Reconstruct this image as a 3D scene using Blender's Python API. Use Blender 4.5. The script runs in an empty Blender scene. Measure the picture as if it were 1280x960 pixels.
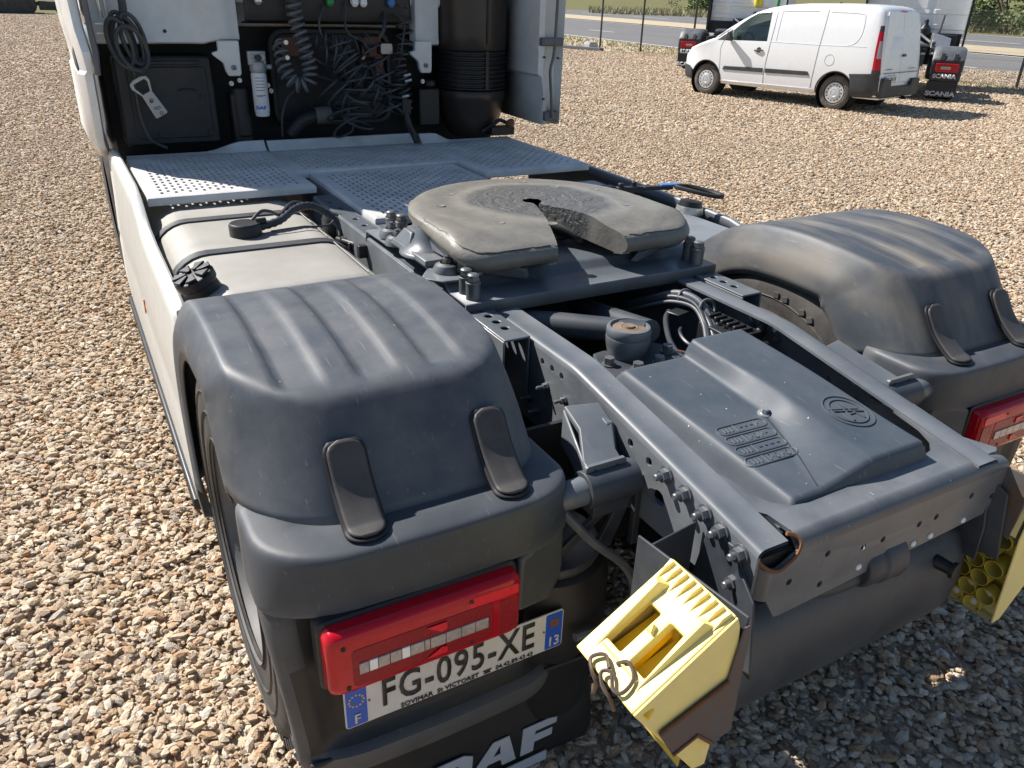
import bpy, bmesh, math, random
from mathutils import Vector, Matrix, noise
random.seed(7)
S = bpy.context.scene
C = S.collection
PI = math.pi

# ---------------------------------------------------------------- camera, light, exposure
cam_data = bpy.data.cameras.new('camera')
cam = bpy.data.objects.new('camera', cam_data)
C.objects.link(cam)
CAM_POS = Vector((-1.43612, -1.78778, 1.85684))
yaw, pitch, roll = 0.51824, 0.46195, 0.03327
fw_ = Vector((math.sin(yaw)*math.cos(pitch), math.cos(yaw)*math.cos(pitch), -math.sin(pitch)))
rt_ = Vector((math.cos(yaw), -math.sin(yaw), 0))
up_ = rt_.cross(fw_)
r2_ = math.cos(roll)*rt_ + math.sin(roll)*up_
u2_ = -math.sin(roll)*rt_ + math.cos(roll)*up_
cam.matrix_world = Matrix(((r2_.x, u2_.x, -fw_.x, CAM_POS.x),
                           (r2_.y, u2_.y, -fw_.y, CAM_POS.y),
                           (r2_.z, u2_.z, -fw_.z, CAM_POS.z), (0, 0, 0, 1)))
cam_data.sensor_width = 36
cam_data.lens = 974.33/1280*36
cam_data.clip_start = 0.05
cam_data.clip_end = 2000
S.camera = cam

SUN_DIR = Vector((-0.55, 0.80, 1.0)).normalized()
world = bpy.data.worlds.new('World')
S.world = world
world.use_nodes = True
wn = world.node_tree
wn.nodes.clear()
sky = wn.nodes.new('ShaderNodeTexSky')
sky.sky_type = 'NISHITA'
sky.sun_disc = False
sky.sun_elevation = math.asin(SUN_DIR.z)
sky.sun_rotation = math.atan2(SUN_DIR.x, SUN_DIR.y)
sky.altitude = 100
sky.dust_density = .4
sky.ozone_density = 1.6
bg = wn.nodes.new('ShaderNodeBackground')
bg.inputs['Strength'].default_value = 0.072
wo = wn.nodes.new('ShaderNodeOutputWorld')
wn.links.new(sky.outputs[0], bg.inputs[0])
wn.links.new(bg.outputs[0], wo.inputs[0])
sd = bpy.data.lights.new('sun', 'SUN')
sd.energy = 5.0
sd.angle = math.radians(0.53)
sd.color = (1.0, 0.945, 0.885)
so = bpy.data.objects.new('sun', sd)
C.objects.link(so)
so.rotation_euler = SUN_DIR.to_track_quat('Z', 'Y').to_euler()
S.view_settings.view_transform = 'Standard'
S.view_settings.look = 'None'
S.view_settings.gamma = 1
S.view_settings.exposure = 0.82

# ---------------------------------------------------------------- materials
MATS = {}
def nd(nt, t, **kw):
    n = nt.nodes.new(t)
    for k, v in kw.items():
        setattr(n, k, v)
    return n
def M(name, col, rough=.5, metal=0., var=.18, nscale=9., dust=None, dscale=3., damt=.35, bump=None,
      spec=.5, coat=0., scratch=0., streak=None, trans=0., ior=1.45, emit=None, emit_s=0., spots=None, edge=None):
    """procedural principled material with grain, dust lying on it, scratches and fine relief"""
    m = bpy.data.materials.new(name)
    m.use_nodes = True
    nt = m.node_tree
    b = nt.nodes['Principled BSDF']
    L = nt.links.new
    tc = nd(nt, 'ShaderNodeTexCoord')
    n1 = nd(nt, 'ShaderNodeTexNoise'); n1.inputs['Scale'].default_value = nscale; n1.inputs['Detail'].default_value = 7
    L(tc.outputs['Object'], n1.inputs['Vector'])
    mx = nd(nt, 'ShaderNodeMix', data_type='RGBA')
    mx.inputs[6].default_value = (*[c*(1-var) for c in col], 1)
    mx.inputs[7].default_value = (*[min(1, c*(1+var)) for c in col], 1)
    L(n1.outputs['Fac'], mx.inputs[0])
    out = mx.outputs[2]
    if dust:
        n2 = nd(nt, 'ShaderNodeTexNoise'); n2.inputs['Scale'].default_value = dscale; n2.inputs['Detail'].default_value = 8; n2.inputs['Roughness'].default_value = .65
        L(tc.outputs['Object'], n2.inputs['Vector'])
        mr = nd(nt, 'ShaderNodeMapRange'); mr.inputs[1].default_value = .38; mr.inputs[2].default_value = .72
        mr.inputs[3].default_value = 0; mr.inputs[4].default_value = damt
        L(n2.outputs['Fac'], mr.inputs[0])
        m2 = nd(nt, 'ShaderNodeMix', data_type='RGBA'); m2.inputs[7].default_value = (*dust, 1)
        L(mr.outputs[0], m2.inputs[0]); L(out, m2.inputs[6]); out = m2.outputs[2]
    if streak:
        # long thin dirt marks stretched along one axis
        mp = nd(nt, 'ShaderNodeMapping'); mp.inputs['Scale'].default_value = streak[1]
        L(tc.outputs['Object'], mp.inputs['Vector'])
        n4 = nd(nt, 'ShaderNodeTexNoise'); n4.inputs['Scale'].default_value = 1; n4.inputs['Detail'].default_value = 6
        L(mp.outputs[0], n4.inputs['Vector'])
        r4 = nd(nt, 'ShaderNodeMapRange'); r4.inputs[1].default_value = .45; r4.inputs[2].default_value = .72; r4.inputs[4].default_value = streak[2]
        L(n4.outputs['Fac'], r4.inputs[0])
        m4 = nd(nt, 'ShaderNodeMix', data_type='RGBA'); m4.inputs[7].default_value = (*streak[0], 1)
        L(r4.outputs[0], m4.inputs[0]); L(out, m4.inputs[6]); out = m4.outputs[2]
    if scratch:
        mp = nd(nt, 'ShaderNodeMapping'); mp.inputs['Scale'].default_value = (150, 9, 40); mp.inputs['Rotation'].default_value = (.2, .3, .7+len(name)*.37)
        L(tc.outputs['Object'], mp.inputs['Vector'])
        n3 = nd(nt, 'ShaderNodeTexNoise'); n3.inputs['Scale'].default_value = 1; n3.inputs['Detail'].default_value = 3
        L(mp.outputs[0], n3.inputs['Vector'])
        mr3 = nd(nt, 'ShaderNodeMapRange'); mr3.inputs[1].default_value = .66; mr3.inputs[2].default_value = .74; mr3.inputs[4].default_value = scratch
        L(n3.outputs['Fac'], mr3.inputs[0])
        m3 = nd(nt, 'ShaderNodeMix', data_type='RGBA'); m3.inputs[7].default_value = (.42, .42, .40, 1)
        L(mr3.outputs[0], m3.inputs[0]); L(out, m3.inputs[6]); out = m3.outputs[2]
    if spots:
        # small chips and bird-lime like specks
        vo = nd(nt, 'ShaderNodeTexNoise'); vo.inputs['Scale'].default_value = spots[1]; vo.inputs['Detail'].default_value = 2
        L(tc.outputs['Object'], vo.inputs['Vector'])
        rs = nd(nt, 'ShaderNodeMapRange'); rs.inputs[1].default_value = spots[2]; rs.inputs[2].default_value = spots[2]+.03; rs.inputs[4].default_value = .85
        L(vo.outputs['Fac'], rs.inputs[0])
        ms = nd(nt, 'ShaderNodeMix', data_type='RGBA'); ms.inputs[7].default_value = (*spots[0], 1)
        L(rs.outputs[0], ms.inputs[0]); L(out, ms.inputs[6]); out = ms.outputs[2]
    if edge:
        # worn, paler convex edges
        ge = nd(nt, 'ShaderNodeNewGeometry'); re_ = nd(nt, 'ShaderNodeMapRange'); re_.inputs[1].default_value = .515; re_.inputs[2].default_value = .58
        L(ge.outputs['Pointiness'], re_.inputs[0])
        mu = nd(nt, 'ShaderNodeMath', operation='MULTIPLY'); L(re_.outputs[0], mu.inputs[0]); L(n1.outputs['Fac'], mu.inputs[1])
        me_ = nd(nt, 'ShaderNodeMix', data_type='RGBA'); me_.inputs[7].default_value = (*edge, 1)
        L(mu.outputs[0], me_.inputs[0]); L(out, me_.inputs[6]); out = me_.outputs[2]
    L(out, b.inputs['Base Color'])
    rr = nd(nt, 'ShaderNodeMapRange'); rr.inputs[3].default_value = max(.03, rough-.1); rr.inputs[4].default_value = min(1, rough+.12)
    L(n1.outputs['Fac'], rr.inputs[0]); L(rr.outputs[0], b.inputs['Roughness'])
    b.inputs['Metallic'].default_value = metal
    b.inputs['Specular IOR Level'].default_value = spec
    b.inputs['Coat Weight'].default_value = coat
    b.inputs['Coat Roughness'].default_value = .12
    b.inputs['Transmission Weight'].default_value = trans
    b.inputs['IOR'].default_value = ior
    if emit:
        b.inputs['Emission Color'].default_value = (*emit, 1); b.inputs['Emission Strength'].default_value = emit_s
    if bump:
        nb = nd(nt, 'ShaderNodeTexNoise'); nb.inputs['Scale'].default_value = bump[0]; nb.inputs['Detail'].default_value = 5
        L(tc.outputs['Object'], nb.inputs['Vector'])
        bp = nd(nt, 'ShaderNodeBump'); bp.inputs['Strength'].default_value = bump[1]; bp.inputs['Distance'].default_value = bump[2]
        L(nb.outputs['Fac'], bp.inputs['Height']); L(bp.outputs[0], b.inputs['Normal'])
    MATS[name] = m
    return m

DUSTC = (.34, .31, .26)
M('fender_plastic', (.048, .058, .073), .52, edge=(.17, .175, .18), dust=(.16, .158, .15), damt=.5, dscale=6, scratch=.16, bump=(500, .12, .0008), spots=((.3, .3, .29), 60, .76))
M('fender_dusty', (.046, .055, .068), .55, edge=(.17, .165, .15), dust=(.17, .155, .125), damt=.35, dscale=4, scratch=.12, bump=(500, .12, .0008), streak=((.25, .21, .155), (16, 3, 5), .42))
M('rear_plastic', (.036, .043, .053), .52, edge=(.14, .145, .15), dust=(.10, .105, .11), damt=.4, dscale=6, scratch=.12, bump=(600, .15, .0008))
M('black_plastic', (.010, .011, .013), .45, dust=(.045, .046, .05), damt=.35, dscale=7, bump=(400, .1, .0006))
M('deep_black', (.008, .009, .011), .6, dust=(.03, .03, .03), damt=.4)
M('strap_rubber', (.044, .041, .040), .55, dust=(.095, .088, .08), damt=.5, dscale=9, bump=(300, .08, .0006))
M('frame_paint', (.066, .080, .096), .42, edge=(.20, .21, .22), metal=.0, dust=(.145, .15, .15), damt=.45, dscale=7, scratch=.16, coat=.08, spots=((.6, .6, .58), 90, .77), bump=(160, .06, .0008))
M('crossmember_paint', (.058, .068, .080), .42, edge=(.18, .19, .20), dust=(.13, .13, .125), damt=.5, dscale=9, scratch=.3, coat=.1, spots=((.55, .55, .52), 70, .75), bump=(160, .06, .0008))
M('dark_frame', (.035, .042, .052), .5, dust=(.10, .10, .10), damt=.4, dscale=9)
M('cover_plastic', (.046, .060, .076), .52, dust=(.11, .12, .13), damt=.5, dscale=4, scratch=.2, spec=.4, spots=((.5, .52, .55), 75, .755), bump=(300, .06, .0008))
M('bolt_steel', (.17, .18, .19), .4, metal=.55, dust=(.2, .19, .17), damt=.5, dscale=30)
M('bright_steel', (.55, .55, .53), .35, metal=.8)
M('rust', (.20, .085, .035), .8, var=.45, nscale=40, dust=(.09, .06, .045), damt=.7, dscale=25, bump=(150, .3, .002))
M('worn_rusty_steel', (.075, .082, .09), .55, dust=(.12, .065, .04), damt=1, dscale=12, bump=(120, .2, .002))
M('grease_dark', (.05, .048, .043), .4, var=.4, nscale=60)
M('bush_dirt', (.15, .125, .095), .8, var=.4, nscale=60, dust=(.22, .13, .07), damt=.8, dscale=40, bump=(150, .3, .002))
M('tyre_rubber', (.034, .032, .031), .75, dust=(.13, .115, .095), damt=.6, dscale=8, bump=(120, .25, .002))
M('tyre_dusty', (.075, .068, .058), .8, dust=(.20, .175, .14), damt=.7, dscale=8, bump=(120, .25, .002))
M('rim_steel', (.12, .12, .12), .6, metal=.1, dust=(.16, .15, .135), damt=.6, dscale=14)
M('aluminium_deck', (.62, .615, .60), .5, metal=.1, dust=(.28, .28, .28), damt=.5, dscale=6, var=.15, bump=(90, .05, .001), spots=((.05, .05, .05), 70, .72))
M('tank_metal', (.36, .352, .325), .5, metal=.3, dust=(.29, .275, .24), damt=.75, dscale=5, var=.1, nscale=4, bump=(35, .05, .002), scratch=.12)
M('tank_grey', (.22, .24, .26), .42, metal=.3, dust=(.22, .21, .19), damt=.5, dscale=4)
M('strap_grey', (.042, .045, .05), .5, dust=(.10, .10, .095), damt=.5, dscale=10)
M('white_paint', (.80, .81, .80), .28, var=.04, dust=(.55, .53, .47), damt=.35, dscale=4, coat=.4, nscale=3)
M('skirt_white', (.56, .56, .53), .42, var=.06, dust=(.42, .41, .36), damt=.6, dscale=9, coat=.2, bump=(250, .05, .0007))
M('van_white', (.70, .715, .72), .25, var=.02, dust=(.66, .65, .61), damt=.18, dscale=2.5, coat=.5, nscale=3)
M('white_dirty', (.62, .64, .64), .5, var=.08, dust=(.42, .40, .35), damt=.5, dscale=5)
M('red_lens', (.44, .004, .014), .16, var=.18, nscale=40, spec=.35, coat=.15, dust=(.34, .008, .02), damt=.25, dscale=14)
M('red_lens_bright', (.70, .008, .026), .15, var=.25, nscale=90, spec=.35, coat=.15, bump=(240, .5, .002))
M('red_lens_dull', (.25, .004, .012), .18, var=.25, nscale=90, spec=.3, coat=.1, bump=(260, .6, .002))
M('clear_lens', (.33, .30, .29), .22, var=.5, nscale=130, coat=1., bump=(220, .8, .002))
M('plate_white', (.60, .61, .60), .38, var=.05, dust=(.4, .38, .34), damt=.35, dscale=18)
M('plate_blue', (.02, .09, .48), .35, var=.08)
M('ink_black', (.035, .033, .033), .5, var=.15, nscale=60)
M('ink_yellow', (.75, .62, .05), .5, var=.05)
M('ink_orange', (.65, .16, .03), .5, var=.2, nscale=80)
M('logo_silver', (.42, .45, .50), .45, var=.1, nscale=40, dust=(.3, .3, .3), damt=.3, dscale=20)
M('chock_yellow', (.84, .70, .24), .5, var=.06, nscale=7, dust=(.60, .53, .32), damt=.5, dscale=9, bump=(160, .08, .001))
M('chock_yellow_deep', (.78, .52, .03), .5, var=.1, nscale=9)
M('chock_olive', (.52, .40, .04), .6, var=.2, nscale=14, dust=(.30, .24, .10), damt=.6, dscale=12)
M('wire_bronze', (.13, .095, .075), .4, metal=.5, var=.2, nscale=60)
M('hose_black', (.028, .032, .038), .42, var=.2, nscale=40, dust=(.07, .075, .08), damt=.6, dscale=14)
M('hose_grey', (.085, .095, .11), .45, var=.2, nscale=40, dust=(.16, .16, .16), damt=.5, dscale=14)
M('filter_white', (.66, .68, .70), .35, var=.04)
M('cast_metal', (.34, .35, .35), .5, metal=.4, var=.2, nscale=30)
M('duct_brown', (.030, .024, .021), .35, var=.2, nscale=5, dust=(.05, .04, .033), damt=.5, dscale=6)
M('copper_rust', (.16, .075, .05), .7, var=.4, nscale=30)
M('hook_blue', (.05, .17, .42), .4, var=.15)
M('black_rubber', (.018, .018, .019), .5, var=.2, nscale=30)
M('asphalt', (.15, .15, .152), .95, spec=.05, var=.12, nscale=2.2, dust=(.19, .185, .175), damt=.6, dscale=.35, bump=(60, .3, .004))
M('road_paint', (.72, .72, .70), .6, var=.1, nscale=6, dust=(.4, .4, .38), damt=.4, dscale=4)
M('dry_verge', (.16, .145, .08), 1., spec=.03, var=.3, nscale=3, dust=(.12, .14, .055), damt=.8, dscale=.9, bump=(20, .5, .03))
M('sand_strip', (.44, .37, .27), 1., spec=.03, var=.2, nscale=2.5, dust=(.34, .29, .17), damt=.6, dscale=.8, bump=(20, .5, .02))
M('bark', (.12, .09, .06), .9, var=.3)
M('concrete', (.40, .40, .38), .85, var=.15, nscale=14, bump=(60, .3, .003))
M('old_timber', (.10, .105, .12), .8, var=.3, nscale=12)  # dark tone of the bar that stands for a ground shadow
M('post_black', (.012, .013, .013), .5)
M('wire_mesh_green', (.10, .11, .10), .5, metal=.2)
M('lamp_glass', (.75, .78, .8), .1, var=.1, coat=1.)
M('van_black', (.030, .032, .035), .55, dust=(.09, .09, .09), damt=.4, dscale=5)
M('window_dark', (.012, .018, .017), .06, var=.2, nscale=3, coat=.6)
M('wheel_silver', (.55, .56, .57), .35, metal=.5, var=.12, nscale=20)
M('seat_grey', (.25, .26, .24), .8)
M('green_plastic', (.02, .22, .06), .4)
M('pallet_wood', (.33, .20, .11), .8, var=.3, nscale=12)
M('crawler_black', (.022, .024, .027), .6, dust=(.12, .10, .08), damt=.5, dscale=3)

def glass_mat():
    m = bpy.data.materials.new('side_glass'); m.use_nodes = True
    b = m.node_tree.nodes['Principled BSDF']
    b.inputs['Base Color'].default_value = (.75, .85, .80, 1); b.inputs['Roughness'].default_value = .03
    b.inputs['Transmission Weight'].default_value = 1; b.inputs['IOR'].default_value = 1.05
    b.inputs['Coat Weight'].default_value = .6
    MATS['side_glass'] = m
glass_mat()

def fifth_wheel_mat():
    """bare worn steel rim, thick dark grease smeared round the throat"""
    m = bpy.data.materials.new('greasy_plate'); m.use_nodes = True
    nt = m.node_tree; L = nt.links.new; b = nt.nodes['Principled BSDF']
    tc = nd(nt, 'ShaderNodeTexCoord')
    sub = nd(nt, 'ShaderNodeVectorMath', operation='SUBTRACT'); sub.inputs[1].default_value = (0.03, .64, 1.19)
    L(tc.outputs['Object'], sub.inputs[0])
    nz = nd(nt, 'ShaderNodeTexNoise'); nz.inputs['Scale'].default_value = 7; nz.inputs['Detail'].default_value = 5
    L(tc.outputs['Object'], nz.inputs['Vector'])
    ln = nd(nt, 'ShaderNodeVectorMath', operation='LENGTH'); L(sub.outputs[0], ln.inputs[0])
    ad = nd(nt, 'ShaderNodeMath', operation='MULTIPLY_ADD'); ad.inputs[1].default_value = .12; L(nz.outputs['Fac'], ad.inputs[0]); L(ln.outputs['Value'], ad.inputs[2])
    rp = nd(nt, 'ShaderNodeValToRGB')
    e = rp.color_ramp.elements
    e[0].position = .30; e[0].color = (.088, .087, .083, 1)
    e[1].position = .345; e[1].color = (.195, .185, .16, 1)
    a = e.new(.40); a.color = (.145, .137, .118, 1)
    a = e.new(.48); a.color = (.185, .176, .15, 1)
    a = e.new(.525); a.color = (.145, .138, .12, 1)
    a = e.new(.58); a.color = (.175, .165, .14, 1)
    L(ad.outputs[0], rp.inputs[0])
    n2 = nd(nt, 'ShaderNodeTexNoise'); n2.inputs['Scale'].default_value = 24; n2.inputs['Detail'].default_value = 8; n2.inputs['Roughness'].default_value = .7
    L(tc.outputs['Object'], n2.inputs['Vector'])
    mr = nd(nt, 'ShaderNodeMapRange'); mr.inputs[3].default_value = .62; mr.inputs[4].default_value = 1.3; L(n2.outputs['Fac'], mr.inputs[0])
    mm = nd(nt, 'ShaderNodeMix', data_type='RGBA', blend_type='MULTIPLY'); mm.inputs[0].default_value = 1
    L(rp.outputs[0], mm.inputs[6]); L(mr.outputs[0], mm.inputs[7]); L(mm.outputs[2], b.inputs['Base Color'])
    b.inputs['Roughness'].default_value = .48
    # grease ridges: stretched swirls
    wv = nd(nt, 'ShaderNodeTexWave', wave_type='RINGS', rings_direction='Z'); wv.inputs['Scale'].default_value = 6; wv.inputs['Distortion'].default_value = 16; wv.inputs['Detail'].default_value = 5; wv.inputs['Detail Scale'].default_value = 1.6; wv.inputs['Detail Roughness'].default_value = .65
    L(sub.outputs[0], wv.inputs['Vector'])
    mk = nd(nt, 'ShaderNodeMapRange'); mk.inputs[1].default_value = .33; mk.inputs[2].default_value = .26; mk.inputs[3].default_value = .08; mk.inputs[4].default_value = 1; L(ad.outputs[0], mk.inputs[0])
    ml = nd(nt, 'ShaderNodeMath', operation='MULTIPLY'); L(wv.outputs['Fac'], ml.inputs[0]); L(mk.outputs[0], ml.inputs[1])
    a2 = nd(nt, 'ShaderNodeMath', operation='MULTIPLY_ADD'); a2.inputs[1].default_value = .5; L(n2.outputs['Fac'], a2.inputs[0]); L(ml.outputs[0], a2.inputs[2])
    bp = nd(nt, 'ShaderNodeBump'); bp.inputs['Strength'].default_value = .55; bp.inputs['Distance'].default_value = .006
    L(a2.outputs[0], bp.inputs['Height']); L(bp.outputs[0], b.inputs['Normal'])
    MATS['greasy_plate'] = m
fifth_wheel_mat()

GRAVEL = [(0.0, (0.395, 0.296, 0.2)), (0.1, (0.512, 0.393, 0.268)), (0.24, (0.434, 0.291, 0.176)), (0.31, (0.551, 0.447, 0.321)), (0.44, (0.463, 0.359, 0.248)), (0.56, (0.58, 0.485, 0.365)), (0.67, (0.4, 0.252, 0.146)), (0.73, (0.415, 0.359, 0.292)), (0.82, (0.609, 0.529, 0.423)), (0.9, (0.337, 0.252, 0.18)), (0.94, (0.531, 0.413, 0.282))]
def ramp_fill(rp):
    rp.color_ramp.interpolation = 'CONSTANT'
    e = rp.color_ramp.elements
    e[0].position = 0; e[0].color = (*GRAVEL[0][1], 1)
    e[1].position = GRAVEL[1][0]; e[1].color = (*GRAVEL[1][1], 1)
    for p, c in GRAVEL[2:]:
        k = e.new(p); k.color = (*c, 1)
def stone_mat():
    m = bpy.data.materials.new('stone'); m.use_nodes = True
    nt = m.node_tree; L = nt.links.new; b = nt.nodes['Principled BSDF']
    oi = nd(nt, 'ShaderNodeObjectInfo'); rp = nd(nt, 'ShaderNodeValToRGB'); ramp_fill(rp)
    L(oi.outputs['Random'], rp.inputs[0])
    tc = nd(nt, 'ShaderNodeTexCoord'); nz = nd(nt, 'ShaderNodeTexNoise'); nz.inputs['Scale'].default_value = 2.2; nz.inputs['Detail'].default_value = 6
    L(tc.outputs['Object'], nz.inputs['Vector'])
    mr = nd(nt, 'ShaderNodeMapRange'); mr.inputs[3].default_value = .7; mr.inputs[4].default_value = 1.28; L(nz.outputs['Fac'], mr.inputs[0])
    mm = nd(nt, 'ShaderNodeMix', data_type='RGBA', blend_type='MULTIPLY'); mm.inputs[0].default_value = 1
    L(rp.outputs[0], mm.inputs[6]); L(mr.outputs[0], mm.inputs[7]); L(mm.outputs[2], b.inputs['Base Color'])
    b.inputs['Roughness'].default_value = .85; b.inputs['Specular IOR Level'].default_value = .25
    bp = nd(nt, 'ShaderNodeBump'); bp.inputs['Strength'].default_value = .35; bp.inputs['Distance'].default_value = .1
    n2 = nd(nt, 'ShaderNodeTexNoise'); n2.inputs['Scale'].default_value = 5; n2.inputs['Detail'].default_value = 4; L(tc.outputs['Object'], n2.inputs['Vector'])
    L(n2.outputs['Fac'], bp.inputs['Height']); L(bp.outputs[0], b.inputs['Normal'])
    MATS['stone'] = m
stone_mat()
def gravel_ground_mat():
    m = bpy.data.materials.new('gravel_ground'); m.use_nodes = True
    nt = m.node_tree; L = nt.links.new; b = nt.nodes['Principled BSDF']
    tc = nd(nt, 'ShaderNodeTexCoord')
    vo = nd(nt, 'ShaderNodeTexVoronoi'); vo.inputs['Scale'].default_value = 24; L(tc.outputs['Object'], vo.inputs['Vector'])
    sp = nd(nt, 'ShaderNodeSeparateColor'); L(vo.outputs['Color'], sp.inputs[0])
    rp = nd(nt, 'ShaderNodeValToRGB'); ramp_fill(rp); L(sp.outputs[0], rp.inputs[0])
    nz = nd(nt, 'ShaderNodeTexNoise'); nz.inputs['Scale'].default_value = .7; nz.inputs['Detail'].default_value = 6; L(tc.outputs['Object'], nz.inputs['Vector'])
    mr = nd(nt, 'ShaderNodeMapRange'); mr.inputs[3].default_value = .68; mr.inputs[4].default_value = .95; L(nz.outputs['Fac'], mr.inputs[0])
    mm = nd(nt, 'ShaderNodeMix', data_type='RGBA', blend_type='MULTIPLY'); mm.inputs[0].default_value = 1
    L(rp.outputs[0], mm.inputs[6]); L(mr.outputs[0], mm.inputs[7])
    L(mm.outputs[2], b.inputs['Base Color'])
    b.inputs['Roughness'].default_value = .95; b.inputs['Specular IOR Level'].default_value = .2
    bp = nd(nt, 'ShaderNodeBump'); bp.invert = True; bp.inputs['Strength'].default_value = 1; bp.inputs['Distance'].default_value = .02
    L(vo.outputs['Distance'], bp.inputs['Height']); L(bp.outputs[0], b.inputs['Normal'])
    MATS['gravel_ground'] = m
gravel_ground_mat()
def leaf_mat(name, dark, light):
    m = bpy.data.materials.new(name); m.use_nodes = True
    nt = m.node_tree; L = nt.links.new; b = nt.nodes['Principled BSDF']
    tc = nd(nt, 'ShaderNodeTexCoord'); nz = nd(nt, 'ShaderNodeTexNoise'); nz.inputs['Scale'].default_value = 1.6; nz.inputs['Detail'].default_value = 8; nz.inputs['Roughness'].default_value = .8
    L(tc.outputs['Object'], nz.inputs['Vector'])
    rp = nd(nt, 'ShaderNodeValToRGB'); e = rp.color_ramp.elements
    e[0].position = .35; e[0].color = (*dark, 1); e[1].position = .66; e[1].color = (*light, 1)
    L(nz.outputs['Fac'], rp.inputs[0]); L(rp.outputs[0], b.inputs['Base Color'])
    b.inputs['Roughness'].default_value = .6
    b.inputs['Subsurface Weight'].default_value = 0
    MATS[name] = m
leaf_mat('leaf_green', (.028, .062, .016), (.12, .18, .045))
leaf_mat('leaf_light', (.05, .09, .02), (.17, .22, .06))
leaf_mat('grass_straw', (.26, .23, .11), (.50, .42, .25))
leaf_mat('grass_dry', (.15, .15, .055), (.38, .33, .17))

# ---------------------------------------------------------------- mesh helpers
def sstep(a, b, x):
    t = max(0., min(1., (x-a)/(b-a))) if a != b else float(x > a)
    return t*t*(3-2*t)
def lerp(a, b, t): return a+(b-a)*t
def frame_along(d, up=None):
    d = Vector(d).normalized()
    u = Vector(up) if up else (Vector((0, 0, 1)) if abs(d.z) < .9 else Vector((0, 1, 0)))
    x = u.cross(d).normalized(); y = d.cross(x)
    return x, y, d
def catmull(pts, n=6, closed=False):
    P = [Vector(p) for p in pts]; out = []
    m = len(P)
    rng = range(m if closed else m-1)
    for i in rng:
        if closed: p0, p1, p2, p3 = P[(i-1) % m], P[i], P[(i+1) % m], P[(i+2) % m]
        else: p0, p1, p2, p3 = P[max(0, i-1)], P[i], P[i+1], P[min(m-1, i+2)]
        for k in range(n):
            t = k/n
            out.append(.5*((2*p1)+(p2-p0)*t+(2*p0-5*p1+4*p2-p3)*t*t+(3*p1-p0-3*p2+p3)*t**3))
    if not closed: out.append(P[-1])
    return out
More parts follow.
